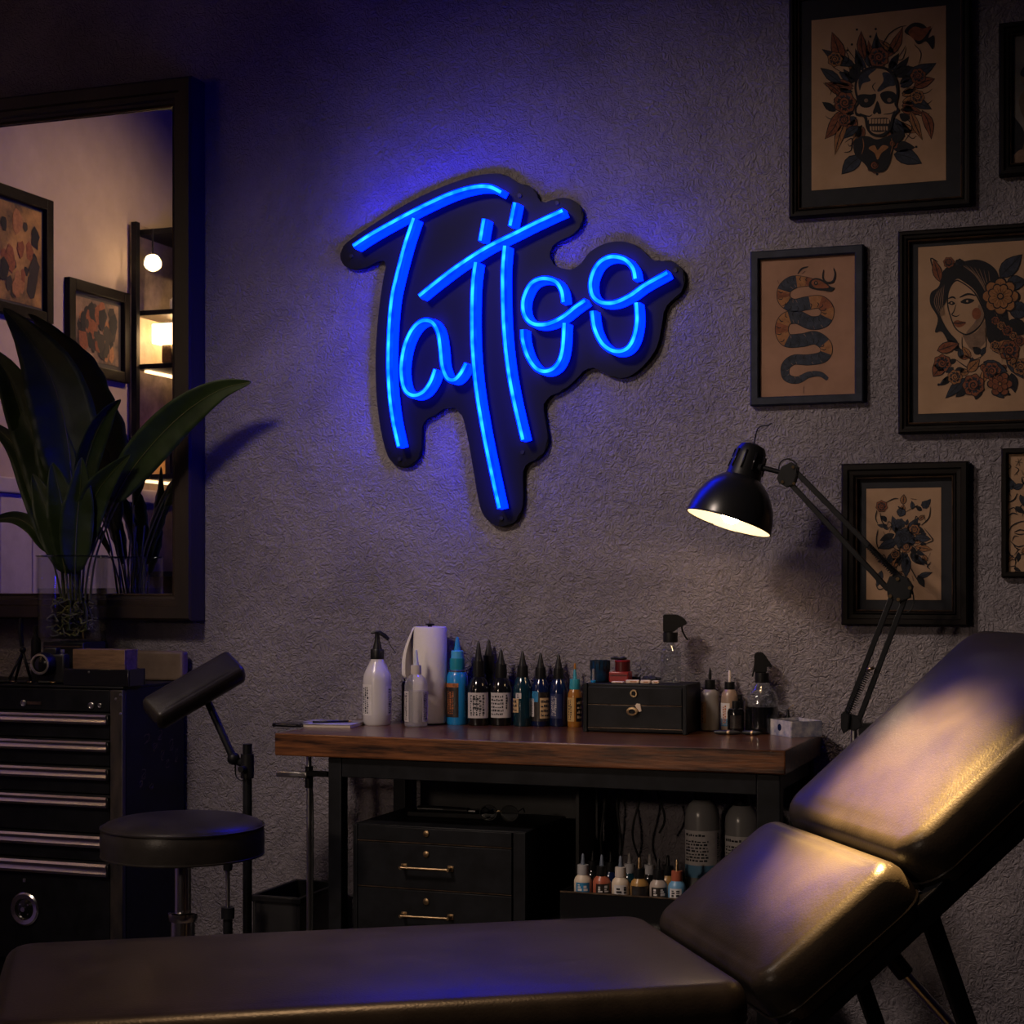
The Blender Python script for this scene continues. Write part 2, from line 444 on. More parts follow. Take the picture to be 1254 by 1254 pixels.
for a, c in [(83, 338), (1150, 400), (245, 1000), (585, 1200), (771, 190)]:
    q = P(SX + a / SC, SY + c / SC, YB0)
    MB().cyl((q.x, 0, q.z), (q.x, YB0, q.z), .01, n=14).build('wall_spacer', M_blackmetal, sign, so)

# ================================================================== FRAMED PRINTS
class Art:
    """flat printed design: layered ink shapes on the sheet, drawn in crop pixels"""
    def __init__(s, ox, oy, sc, y): s.b = MB(); s.ox, s.oy, s.sc, s.y = ox, oy, sc, y; s.L = 0; s.mats = []
    def w(s, p, k): 
        q = P(s.ox + p[0] / s.sc, s.oy + p[1] / s.sc, s.y); return (q.x, s.y - .00025 * k, q.z)
    def m(s, m):
        if m not in s.mats: s.mats.append(m)
        s.b.mi = s.mats.index(m)
    def poly(s, pts, m, k=1, smooth=True, n=4):
        if smooth: pts = cat_rom([Vector(p) for p in pts], n, True)
        s.m(m)
        f = s.b.face([s.b.bm.verts.new(s.w(p, k)) for p in pts])
    def line(s, pts, wd, m=None, k=3, smooth=True, taper=True):
        pts = [Vector(p) for p in pts]
        if smooth and len(pts) > 2: pts = cat_rom(pts, 4)
        s.m(m or M_ink); prev = None; n = len(pts)
        for i, p in enumerate(pts):
            t = (pts[min(i + 1, n - 1)] - pts[max(i - 1, 0)])
            if t.length < 1e-6: continue
            t.normalize(); nn = Vector((-t.y, t.x)); q = i / max(1, n - 1)
            h = wd * .5 * ((.35 + .65 * math.sin(PI * min(1, max(0, q)))) if taper else 1)
            cur = [s.b.bm.verts.new(s.w(p + nn * h, k)), s.b.bm.verts.new(s.w(p - nn * h, k))]
            if prev: s.b.face([prev[0], cur[0], cur[1], prev[1]])
            prev = cur
    def disc(s, c, r, m, k=2, ry=None, n=18):
        ry = ry or r; s.poly([(c[0] + r * math.cos(2 * PI * i / n), c[1] + ry * math.sin(2 * PI * i / n)) for i in range(n)], m, k, False)
    def leaf(s, a, c, wd, m=None, k=2, edge=3.0, vein=True, bend=0.0):
        a = Vector(a); c = Vector(c); d = c - a; nn = Vector((-d.y, d.x)).normalized(); L = d.length
        mid = lambda t: a + d * t + nn * bend * math.sin(PI * t)
        up = [mid(t) + nn * wd * math.sin(PI * t ** .8) for t in (0, .15, .35, .55, .75, .9, 1)]
        dn = [mid(t) - nn * wd * math.sin(PI * t ** .8) for t in (.9, .75, .55, .35, .15)]
        g = lambda e: [p + ((p - mid(.5)).normalized() * e) for p in up + dn]
        s.poly(g(edge), M_ink, k, False); s.poly(up + dn, m or M_inkblue, k + 1, False)
        if vein:
            s.line([mid(t) for t in (0, .3, .6, .95)], edge, M_ink, k + 2)
            for t in (.25, .45, .65):
                for sg in (1, -1): s.line([mid(t), mid(t + .14) + nn * sg * wd * .7 * math.sin(PI * (t + .14) ** .8)], edge * .7, M_ink, k + 2)
    def flower(s, c, r, n, m, k=4, core=None, rot=0.0):
        c = Vector(c)
        for ring, (f, ph) in enumerate(((1.0, 0), (.68, .5))):
            for i in range(n):
                a = 2 * PI * (i + ph) / n + rot; d = Vector((math.cos(a), math.sin(a))); nn = Vector((-d.y, d.x)); R = r * f
                pet = [c + d * R * t + nn * R * h for t, h in ((.12, .0), (.45, .22), (.8, .3), (1, .14), (1.02, 0), (1, -.14), (.8, -.3), (.45, -.22))]
                big = [c + (p - c) * 1.06 + (p - (c + d * R * .6)) * .12 for p in pet]
                s.poly(big, M_ink, k + ring * 3, True, 2); s.poly(pet, m, k + 1 + ring * 3, True, 2)
                s.line([c + d * R * .3, c + d * R * .8], r * .05, M_ink, k + 2 + ring * 3)
        s.disc(c, r * .2, M_ink, k + 7); s.disc(c, r * .13, core or M_ochre, k + 8)
    def rose(s, c, r, m, k=4):
        c = Vector(c); rr = random.Random(int(c.x * 7 + c.y)); n = 7; ph = rr.random() * 6
        pt = lambda R, a: c + Vector((math.cos(a), math.sin(a))) * R
        outer = [pt(r * (1.0 if i % 2 else .86), ph + 2 * PI * i / (2 * n)) for i in range(2 * n)]
        s.poly([c + (p - c) * 1.08 for p in outer], M_ink, k, True, 3); s.poly(outer, m, k + 1, True, 3)
        for i in range(n):                                   # shaded petal roots and petal edges
            a = ph + 2 * PI * (i + .5) / n
            s.poly([pt(r * .45, a - .42), pt(r * .78, a - .2), pt(r * .66, a), pt(r * .74, a + .25), pt(r * .42, a + .4)], M_ink if i % 2 else M_inkblue, k + 2, True, 2)
            s.line([pt(r * .9, a - .45), pt(r * .62, a - .3), pt(r * .5, a)], r * .06, M_ink, k + 3)
        s.disc(c, r * .52, M_ink, k + 4); s.disc(c, r * .46, m, k + 5)
        sp_ = [pt(r * .44 * (1 - t), ph + t * 11) for t in [i / 16 for i in range(16)]]
        s.line(sp_, r * .11, M_ink, k + 6)
        s.poly([pt(r * .44, ph + 1), pt(r * .3, ph + 1.6), pt(r * .4, ph + 2.4), pt(r * .46, ph + 1.7)], M_inkblue, k + 6, True, 2)
    def build(s, parent, off): 
        return s.b.build('artwork', s.mats, parent, off, flat=True, fixn=False)

def picture(label, quad, fwpx, mats, depth=.028, matpx=0, paper=None, group='framed tattoo prints on the stucco wall', prof='step', glass=True):
    """quad: outer frame pixel box (u0, v_top at u0, u1, v_bottom at u0) on the front plane"""
    u0, vt, u1, vb = quad; y = -depth
    a = P(u0, vt, y); c = P(u0, vb, y); x1 = P(u1, vt, y).x
    x0, z1, z0 = a.x, a.z, c.z
    s_ = S((u0 + u1) / 2, y); f = fwpx / s_
    t = thing('framed_print', label, 'framed picture', ((x0 + x1) / 2, -.001, (z0 + z1) / 2), group=group)
    if prof == 'step':
        pr = [(0, -.001), (0, y + .005), (.004, y), (f * .42, y), (f * .48, y + .006), (f * .75, y + .007), (f * .82, y + .003), (f, y + .012), (f, -.012), (f * .6, -.001)]
    else:
        pr = [(0, -.001), (0, y + .003), (.003, y), (f - .003, y), (f, y + .004), (f, -.012), (f * .6, -.001)]
    frame_profile_mesh(x0, x1, z0, z1, pr).build('frame', mats[0], t, t.location, flat=True)
    if len(mats) > 1:
        frame_profile_mesh(x0 + f * .93, x1 - f * .93, z0 + f * .93, z1 - f * .93,
                           [(0, y + .011), (.0025, y + .008), (.005, y + .011), (.005, y + .016), (0, y + .016)]).build('gilt_slip', mats[1], t, t.location, flat=True)
    i = f - .003
    MB().box2((x0 + i, -.0105, z0 + i), (x1 - i, -.008, z1 - i)).build('mat_board' if matpx else 'backing_sheet', M_matboard if matpx else (paper or M_paper), t, t.location)
    if glass:
        MB().box2((x0 + i, y + .0078, z0 + i), (x1 - i, y + .0086, z1 - i)).build('glass_pane', M_pane, t, t.location)
    return t, (x0, x1, z0, z1)

def sheet(t, u0, v0, u1, v1, m, y=-.012):
    a = P(u0, v0, y); c = P(u1, v1, y); c2 = P(u0, v1, y)
    MB().box2((a.x, y, c2.z), (c.x, -.0106, a.z)).build('print_sheet', m, t, t.location)

YP = -.0123
# ---- skull and flowers
t, _ = picture('framed skull and flowers print with a wide dark mat, at the upper right', (965.8, -12, 1189, 267), 11, [M_frame, M_frameworn], matpx=1)
sheet(t, 993.8, 25, 1158.5, 233.4, M_paper)
A = Art(950, 0, 4.125, YP)
R, O, B_, K, W_ = M_rust, M_ochre, M_inkblue, M_ink, M_paper
for a, c, w, m, bd in [((330, 330), (285, 165), 42, R, 6), ((400, 330), (236, 250), 34, B_, -8), ((450, 300), (432, 160), 28, R, -8), ((560, 290), (640, 140), 30, R, 10), ((600, 270), (520, 200), 20, O, 0),
                       ((330, 420), (228, 345), 30, B_, 0), ((330, 480), (250, 420), 26, R, 8), ((300, 560), (238, 518), 20, K, 0), ((330, 560), (250, 700), 42, R, -12), ((360, 600), (300, 780), 28, O, 8), ((420, 640), (340, 700), 26, B_, 6),
                       ((430, 790), (335, 878), 44, B_, 6), ((600, 780), (735, 825), 50, B_, -10), ((590, 740), (700, 745), 36, K, 0), ((660, 380), (808, 320), 40, B_, 8), ((700, 440), (800, 400), 34, R, -6), ((680, 500), (785, 550), 30, B_, 0), ((740, 560), (785, 700), 30, R, -12), ((680, 560), (740, 705), 24, O, 4),
                       ((600, 380), (690, 340), 34, K, 0), ((380, 420), (420, 310), 34, K, 0), ((590, 600), (650, 690), 34, B_, 0)]:
    A.leaf(a, c, w * .75, m, 2, 5, True, bd)
rs = random.Random(2)
for i in range(46):
    an = 2 * PI * i / 46 + rs.uniform(-.1, .1); ca, sa = math.cos(an), math.sin(an)
    if sa > .75 and abs(ca) < .4: continue
    c0 = Vector((512 + 130 * ca, 500 + 170 * sa)); r1 = rs.uniform(70, 120)
    A.leaf(c0, c0 + Vector((ca + rs.uniform(-.3, .3), sa + rs.uniform(-.4, .2))) * r1, rs.uniform(12, 22), rs.choice((B_, B_, K, R, R, O)), 1, 4, True, rs.uniform(-10, 10))
    if i % 3 == 0: A.line([c0 + Vector((ca, sa)) * 60, c0 + Vector((ca, sa + .4)) * 1.0 + Vector((ca * 120, sa * 110)), c0 + Vector((ca * 150, sa * 120 - 20))], 4, K, 2)
# bird-like bloom at the upper right
A.poly([(650, 160), (690, 118), (740, 120), (780, 150), (805, 110), (770, 190), (800, 180), (795, 250), (760, 210), (720, 225), (690, 190)], K, 4)
A.poly([(670, 165), (700, 135), (745, 145), (785, 135), (740, 200), (700, 200)], R, 5)
A.line([(540, 230), (570, 175), (620, 140), (660, 130)], 6); A.line([(700, 225), (735, 270), (720, 330)], 5); A.line([(660, 240), (640, 300), (600, 300)], 5)
A.rose((350, 520), 56, R); A.rose((520, 290), 52, R); A.rose((720, 385), 40, R); A.rose((300, 300), 38, O); A.rose((345, 605), 34, R); A.rose((500, 835), 40, R); A.rose((715, 490), 36, O); A.rose((590, 725), 30, R)
# skull
A.poly([(512, 335), (575, 350), (612, 400), (622, 470), (612, 530), (625, 560), (600, 590), (585, 650), (545, 690), (490, 688), (458, 650), (445, 595), (405, 585), (400, 545), (412, 520), (398, 450), (410, 395), (450, 350)], K, 15)
A.poly([(512, 348), (565, 362), (598, 405), (610, 470), (600, 525), (612, 555), (588, 582), (574, 640), (540, 676), (494, 675), (470, 642), (460, 588), (415, 574), (412, 548), (424, 520), (410, 450), (420, 400), (458, 362)], M_paper, 16)
A.poly([(420, 400), (455, 362), (510, 350), (470, 385), (480, 410), (440, 425), (425, 460)], B_, 17); A.poly([(540, 370), (580, 375), (605, 430), (570, 440), (525, 465), (515, 455), (545, 410)], B_, 17)
A.poly([(414, 490), (440, 478), (480, 480), (508, 478), (500, 520), (470, 545), (430, 538)], K, 18); A.poly([(528, 480), (560, 462), (600, 470), (612, 500), (590, 525), (550, 522)], K, 18)
A.disc((458, 510), 10, M_shade, 19); A.disc((575, 508), 11, M_shade, 19)
A.poly([(515, 512), (530, 550), (534, 575), (520, 578), (512, 570), (500, 580), (492, 570), (500, 545)], K, 18)
A.line([(425, 575), (470, 590), (490, 580)], 6, K, 18); A.line([(545, 580), (585, 575), (605, 560)], 6, K, 18)
A.poly([(470, 605), (520, 598), (570, 600), (580, 635), (555, 665), (500, 668), (470, 650)], K, 18)
for k in range(7):
    A.poly([(472 + k * 15, 604), (484 + k * 15, 602), (484 + k * 15, 626), (473 + k * 15, 628)], M_paper, 19, False)
    A.poly([(476 + k * 13.5, 640), (486 + k * 13.5, 640), (486 + k * 13.5, 662), (477 + k * 13.5, 660)], M_paper, 19, False)
A.line([(505, 420), (490, 440), (505, 465)], 5, K, 18); A.line([(560, 400), (580, 420)], 4, K, 18)
A.poly([(430, 690), (470, 690), (510, 705), (560, 690), (640, 660), (645, 700), (600, 740), (575, 830), (540, 870), (480, 865), (450, 830), (400, 780), (395, 720)], K, 8)
A.poly([(470, 750), (500, 735), (515, 760), (540, 735), (570, 745), (535, 775), (515, 808), (500, 775)], M_ochre, 12)
for x in (440, 585): A.line([(x, 700), (x + 5, 740), (x - 5, 780)], 4, M_ochre, 12)
for p in [(505, 147), (385, 225), (362, 255), (710, 742), (512, 880), (478, 185), (410, 150)]: A.disc(p, 6, K, 3)
A.line([(350, 250), (370, 300), (345, 330)], 5); A.line([(640, 580), (690, 640), (650, 715)], 5); A.line([(350, 720), (385, 700), (380, 760), (345, 770)], 6); A.line([(275, 480), (290, 450), (310, 490), (290, 520)], 5)
A.build(t, t.location)

# ---- snake
t, _ = picture('thin black frame with a coiled snake print on rosy paper', (918.5, 308, 1057, 497), 10.5, [mat('slate_frame', (.016, .019, .032), .5, spec=.2, var=.3, vscale=30)], depth=.024, paper=M_paper2, prof='flat')
A = Art(900, 260, 3.542, YP - .0002 + .0018)
A.y = -.0109
spine = [(392, 330), (350, 308), (300, 300), (250, 305), (215, 335), (215, 380), (255, 405), (310, 395), (370, 390), (402, 425), (385, 470), (330, 480), (270, 455), (220, 465), (203, 510), (225, 555), (290, 555), (350, 545), (395, 580), (385, 625), (320, 640), (255, 640), (220, 670), (225, 715), (270, 728), (320, 705), (370, 702), (403, 725)]
sp_ = cat_rom([Vector(p) for p in spine], 8); N_ = len(sp_)
def wid(q): return 8 + 22 * min(1, q * 9) * (1 - max(0, (q - .62)) / .38) ** .8 if q < 1 else 2
def ribbon(scale, m, k, sel=None):
    A.m(m); prev = None
    for i, p in enumerate(sp_):
        q = i / (N_ - 1); tt = (sp_[min(i + 1, N_ - 1)] - sp_[max(i - 1, 0)]).normalized(); nn = Vector((-tt.y, tt.x)); h = max(2.0, wid(q) * scale)
        cur = [A.b.bm.verts.new(A.w(p + nn * h, k)), A.b.bm.verts.new(A.w(p - nn * h, k))]
        if prev and (sel is None or sel(q)): A.b.face([prev[0], cur[0], cur[1], prev[1]])
        prev = cur
ribbon(1.0, M_ink, 1); ribbon(.9, M_inkblue, 2)
ribbon(.9, M_ochre, 3, lambda q: (.02 < q < .10) or (.155 < q < .20) or (.27 < q < .36) or (.47 < q < .56) or (.66 < q < .69))
ribbon(.9, M_rust, 4, lambda q: (.04 < q < .07) or (.16 < q < .18) or (.30 < q < .33) or (.50 < q < .53))
for i in range(10, N_ - 12, 4):
    q = i / N_; tt = (sp_[i + 1] - sp_[i - 1]).normalized(); nn = Vector((-tt.y, tt.x)); h = wid(q)
    A.line([sp_[i] + nn * h * .85, sp_[i] + nn * h * .35 + tt * 6, sp_[i] + nn * h * .1], 4, M_ink if i % 8 else M_paper2, 5)
    A.line([sp_[i] - nn * h * .85, sp_[i] - nn * h * .4 + tt * 5], 3.5, M_paper2 if i % 3 else M_ink, 5)
A.poly([(325, 300), (350, 285), (385, 295), (415, 322), (432, 328), (418, 342), (380, 340), (345, 335), (322, 325)], M_ink, 6)
A.poly([(332, 303), (352, 292), (380, 302), (408, 325), (380, 330), (345, 326)], M_rust, 7); A.disc((352, 308), 9, M_ink, 8); A.disc((352, 307), 3.5, M_paper2, 9)
A.line([(385, 250), (382, 285), (400, 305), (425, 300), (435, 270), (428, 243)], 9, M_ink, 8); A.line([(390, 340), (415, 342), (432, 330)], 5, M_ink, 8)
A.line([(272, 268), (290, 245), (318, 236)], 8); A.line([(290, 268), (305, 255)], 5); A.line([(185, 295), (192, 310)], 4); A.line([(298, 755), (298, 785)], 4)
A.build(t, t.location)

# ---- woman with flowers
t, _ = picture('framed print of a dark-haired woman with a flower in her hair', (1099.5, 283, 1318, 531), 12, [M_frame, M_frameworn], depth=.032, matpx=1)
sheet(t, 1124.5, 303, 1300, 507, M_paper)
A = Art(900, 260, 3.542, YP)
hair = [(985, 215), (1050, 205), (1105, 225), (1140, 265), (1150, 330), (1175, 400), (1190, 470), (1220, 540), (1160, 600), (1100, 560), (1085, 470), (1070, 400), (1040, 340), (990, 300), (960, 290), (930, 330), (915, 390), (890, 430), (900, 470), (930, 520), (965, 560), (970, 600), (940, 590), (900, 520), (868, 520), (880, 460), (848, 400), (850, 350), (885, 320), (900, 260), (940, 225)]
A.poly([(965, 500), (1100, 420), (1110, 560), (1160, 640), (1100, 760), (980, 760), (860, 720), (870, 640), (985, 600), (995, 540)], M_paper, 2)
A.poly([(985, 520), (1040, 525), (1090, 470), (1088, 560), (1030, 600)], M_shade, 3)
A.poly(hair, K, 4, True, 5)
A.poly([(955, 295), (990, 305), (1040, 345), (1070, 400), (1085, 450), (1060, 500), (1020, 530), (990, 530), (955, 505), (935, 460), (920, 400), (925, 340)], K, 5)
A.poly([(957, 301), (990, 311), (1036, 349), (1065, 402), (1080, 450), (1055, 496), (1016, 524), (990, 524), (959, 501), (940, 458), (926, 400), (930, 343)], M_paper, 6)
A.poly([(1060, 400), (1080, 450), (1056, 496), (1016, 524), (1005, 520), (1045, 470), (1050, 430)], M_shade, 7); A.disc((1048, 440), 20, M_rust, 8, 26)
A.line([(925, 375), (945, 368), (958, 376)], 8, K, 8); A.line([(975, 370), (1010, 355), (1045, 362)], 9, K, 8)
A.poly([(925, 395), (940, 385), (956, 396), (942, 403)], K, 8); A.poly([(978, 390), (1005, 374), (1040, 382), (1010, 398)], K, 8); A.disc((940, 394), 4, M_paper, 9); A.disc((1008, 386), 5, M_paper, 9)
A.line([(960, 400), (950, 430), (942, 445), (960, 452), (975, 445)], 5, K, 8)
A.poly([(948, 478), (965, 468), (978, 472), (1003, 478), (985, 496), (962, 498)], M_rust, 8); A.line([(945, 480), (970, 482), (1003, 478)], 5, K, 9)
for k in range(7): A.line([(980 + k * 20, 225 + k * 5), (1040 + k * 12, 270 + k * 12), (1085 + k * 9, 340 + k * 20)], 3.4, M_shade, 6 if k % 2 else 5)
for k in range(5): A.line([(880 + k * 7, 340 - k * 6), (865 + k * 9, 390), (890 + k * 5, 450)], 3.2, M_shade, 6)
A.line([(985, 540), (990, 600), (1030, 640), (1080, 620)], 5); A.line([(1085, 500), (1090, 580), (1060, 640)], 5); A.line([(960, 640), (1030, 680), (1100, 640)], 6)
A.leaf((1150, 280), (1243, 185), 34, B_, 5, 4); A.leaf((1180, 310), (1262, 300), 30, B_, 5, 4); A.leaf((1190, 420), (1280, 430), 36, B_, 5, 4); A.leaf((1180, 480), (1275, 520), 34, K, 5, 4); A.leaf((890, 300), (862, 205), 18, R, 5, 4, True); A.leaf((880, 600), (970, 570), 22, R, 6, 4); A.leaf((900, 660), (862, 710), 26, R, 6, 4)
A.flower((1152, 365), 74, 8, M_ochre, 9, M_ochre); A.rose((928, 218), 24, R, 8); A.rose((975, 222), 20, K, 6)
A.rose((900, 655), 38, R, 6); A.rose((1035, 750), 48, R, 9); A.rose((1115, 690), 40, R, 7); A.rose((1190, 600), 44, R, 8); A.rose((955, 715), 32, O, 8); A.rose((1240, 670), 36, O, 8); A.flower((1150, 745), 50, 6, R, 8)
for a, c, w, m in [((1000, 720), (915, 805), 20, B_), ((1010, 760), (960, 800), 14, K), ((1060, 760), (1045, 810), 16, K), ((1130, 760), (1165, 805), 18, B_), ((1200, 700), (1215, 780), 18, K), ((1180, 620), (1250, 720), 24, B_), ((1120, 600), (1220, 560), 26, O), ((1080, 650), (1180, 690), 22, B_), ((1010, 690), (1060, 640), 20, O)]:
    A.leaf(a, c, w, m, 5, 4)
rs = random.Random(8)
for i in range(26):
    c0 = Vector((rs.uniform(900, 1240), rs.uniform(590, 740))); an = rs.uniform(0, 6.28)
    A.leaf(c0, c0 + Vector((math.cos(an), math.sin(an))) * rs.uniform(35, 65), rs.uniform(8, 15), rs.choice((B_, K, K, R, O)), 3, 3, True)
for i in range(9): A.rose((1130 + 26 * i % 130, 470 + 22 * i), rs.uniform(16, 26), rs.choice((R, O, R)), 7)
for p in [(884, 748), (910, 738), (1190, 790), (1215, 735)]: A.disc(p, 6, K, 3)
A.line([(858, 240), (850, 200), (880, 215)], 6)
A.build(t, t.location)

# ---- ornament
t, _ = picture('deep black frame with a blue mat and a floral ornament print, behind the lamp arm', (1030, 568, 1185, 765.5), 18, [M_frame, M_frameworn], depth=.034, matpx=1)
sheet(t, 1061, 598.6, 1152.5, 734.5, M_paper)
A = Art(1020, 550, 5.36, YP)
for a, c, w, m in [((460, 360), (466, 300), 30, O), ((440, 440), (460, 380), 44, B_), ((430, 560), (390, 440), 40, B_), ((480, 560), (560, 450), 40, B_), ((420, 600), (300, 650), 50, B_), ((400, 560), (310, 600), 34, K), ((540, 580), (640, 590), 40, B_), ((520, 520), (600, 540), 36, K), ((440, 660), (340, 760), 40, B_), ((480, 690), (480, 840), 50, B_), ((510, 690), (600, 760), 40, B_), ((430, 690), (390, 800), 36, O), ((540, 640), (650, 660), 34, O), ((560, 830), (600, 905), 30, K), ((560, 840), (650, 810), 26, B_), ((320, 800), (290, 900), 30, B_), ((600, 380), (640, 330), 24, B_), ((580, 400), (550, 380), 18, K)]:
    A.leaf(a, c, w * .6, m, 2, 5)
A.rose((320, 375), 38, R); A.rose((470, 590), 70, B_); A.rose((480, 640), 40, O); A.rose((535, 530), 36, O); A.rose((440, 490), 34, B_); A.rose((410, 690), 30, O); A.rose((605, 365), 26, B_)
rs = random.Random(4)
for i in range(38):
    an = rs.uniform(0, 6.28); rr_ = rs.uniform(.15, 1); c0 = Vector((470 + 150 * rr_ * math.cos(an), 600 + 230 * rr_ * math.sin(an))); a2 = an + rs.uniform(-.6, .6)
    A.leaf(c0, c0 + Vector((math.cos(a2), math.sin(a2))) * rs.uniform(30, 65), rs.uniform(8, 16), rs.choice((B_, B_, K, O)), 2, 4, True, rs.uniform(-6, 6))
    if i % 2: A.line([c0, c0 + Vector((rs.uniform(-40, 40), -25)), c0 + Vector((rs.uniform(-60, 60), 20))], 5, K, 5)
for l in [[(350, 350), (400, 325), (430, 325)], [(290, 400), (280, 450), (295, 490)], [(310, 420), (325, 480), (370, 520)], [(295, 530), (285, 600), (300, 660)], [(640, 380), (630, 450), (580, 500)], [(600, 440), (610, 480)], [(600, 520), (640, 570), (655, 600), (610, 620)], [(640, 680), (625, 720)], [(645, 740), (620, 770), (640, 790)], [(500, 760), (550, 850), (590, 890)], [(520, 830), (530, 865)], [(330, 540), (350, 580)], [(510, 325), (550, 330)], [(280, 880), (300, 920), (340, 910)]]: A.line(l, 7, K, 6)
A.build(t, t.location)
# ---- top right corner, cut by the frame edge
t, _ = picture('black frame with a grey portrait print, cut off in the top right corner', (1223, 28, 1392, 215), 14, [M_frame, M_frameworn], depth=.03, matpx=0, paper=mat('grey_print', (.22, .19, .17), .85, alt=(.10, .09, .085), vscale=5))
A = Art(1200, 0, 5.45, -.0109)
A.poly([(300, 440), (330, 430), (420, 400), (560, 420), (600, 560), (560, 700), (640, 900), (700, 1090), (250, 1090), (300, 950), (360, 860), (300, 800), (262, 700), (270, 640), (300, 590), (268, 520)], mat('wash_brown', (.12, .085, .06), .8, var=.3, vscale=20), 1)
A.poly([(270, 500), (300, 440), (400, 390), (560, 400), (620, 520), (560, 600), (420, 520), (330, 520)], K, 2)
A.poly([(215, 1090), (222, 1045), (270, 1000), (330, 1020), (400, 1090)], M_shade, 3)
A.poly([(214, 790), (260, 820), (300, 900), (280, 1000), (240, 1030), (214, 1000)], M_ink, 2)
A.build(t, t.location)
# ---- right edge, thin frame with line work
t, _ = picture('thin black frame with dense line-work print at the right edge, beside the ornament print', (1226, 549, 1345, 707), 7, [M_frame], depth=.024, paper=M_paper, prof='flat')
A = Art(1020, 550, 5.36, -.0109)
rr = random.Random(5)
for i in range(40):
    c0 = Vector((rr.uniform(1145, 1420), rr.uniform(60, 790))); an = rr.uniform(0, 6.28)
    A.line([c0, c0 + Vector((math.cos(an), math.sin(an))) * 30 + Vector((8, -6)), c0 + Vector((math.cos(an + .7), math.sin(an + .7))) * 55], 6, K, 4)
for a, c, w, m in [((1170, 240), (1150, 180), 26, K), ((1190, 260), (1250, 230), 30, B_), ((1200, 380), (1255, 420), 26, K), ((1230, 300), (1260, 380), 24, B_), ((1150, 250), (1140, 290), 18, K), ((1180, 700), (1140, 740), 22, O), ((1220, 680), (1215, 740), 20, K), ((1240, 680), (1300, 640), 30, O), ((1190, 780), (1230, 800), 14, K), ((1300, 200), (1400, 300), 40, B_), ((1300, 700), (1420, 760), 40, B_)]: A.leaf(a, c, w * .6, m, 2, 4)
for l in [[(1150, 570), (1170, 510), (1220, 480), (1270, 470)], [(1190, 545), (1230, 530), (1270, 540)], [(1190, 552), (1230, 560), (1270, 552)], [(1150, 350), (1190, 330), (1210, 290)], [(1145, 640), (1160, 690), (1200, 720)], [(1215, 60), (1225, 110)], [(1195, 80), (1245, 90)], [(1200, 110), (1240, 60)], [(1205, 150), (1210, 170)], [(1240, 140), (1250, 170)], [(1150, 440), (1180, 420), (1215, 430)], [(1280, 470), (1340, 500), (1380, 560)], [(1160, 600), (1210, 640), (1260, 630)]]: A.line(l, 8, K, 5)
A.rose((1170, 235), 30, B_); A.rose((1330, 380), 60, B_); A.rose((1330, 600), 50, O)
A.build(t, t.location)
# ================================================================== WORKBENCH
BT = .90; BF = -.47
def wood(name, dark, light, rough=.3, sc=(1.2, 14, 14), coat=.3):
    m = mat(name, light, rough, alt=dark, vscale=5, stretch=sc, bump=.25, bscale=12, bdist=.002, coat=coat, crough=.18)
    return m
m_top = wood('dark_stained_timber', (.016, .006, .003), (.17, .06, .02), .3, (1.4, 16, 16), .5)
bx0 = P(336, 896, BF).x; bx1 = P(962, 917, BF).x
th = .056
bench = thing('workbench', 'long timber-topped workbench with a black metal frame below the neon sign', 'workbench', ((bx0 + bx1) / 2, -.24, 0))
bl = bench.location
tb = MB()
tb.box2((bx0, BF, BT - th), (bx1, -.004, BT), bevel=.004)
tb.build('worktop', m_top, bench, bl)
lx0 = P(405, 1000, -.44).x; lx1 = P(421, 1000, -.44).x; rx0 = P(928, 1000, -.44).x; rx1 = P(957, 1000, -.44).x
fb = BT - th - .001
for a, c in ((lx0, lx1), (rx0, rx1)):
    for y in (-.455, -.06):
        MB().box2((a, y, 0), (c, y + .04, fb), bevel=.003).build('leg', M_blackmetal, bench, bl)
MB().box2((lx1, -.453, fb - .048), (rx0, -.425, fb), bevel=.002).build('apron', M_blackmetal, bench, bl)
MB().box2((lx1, -.055, fb - .048), (rx0, -.03, fb), bevel=.002).build('rear_rail', M_blackmetal, bench, bl)
for a, c in ((lx0, lx1), (rx0, rx1)):
    MB().box2((a + .004, -.414, fb - .04), (c - .004, -.062, fb), bevel=.002).build('side_rail', M_blackmetal, bench, bl)
dvx = P(707, 1000, -.20).x
MB().box2((dvx - .005, -.20, .05), (dvx + .005, -.06, fb - .002), bevel=.001).build('divider_panel', M_black, bench, bl)
MB().box2((lx1 + .03, -.028, .1), (dvx, -.02, fb), bevel=.001).build('back_panel', M_black, bench, bl)
SHZ = .452
shx = P(643, 1018, -.415).x + .012
MB().box2((shx, -.42, SHZ - .02), (rx0 - .001, -.205, SHZ), bevel=.002).build('lower_shelf', M_black, bench, bl)
MB().box2((dvx + .006, -.2045, SHZ - .02), (rx0 - .001, -.07, SHZ), bevel=.002).build('lower_shelf', M_black, bench, bl)

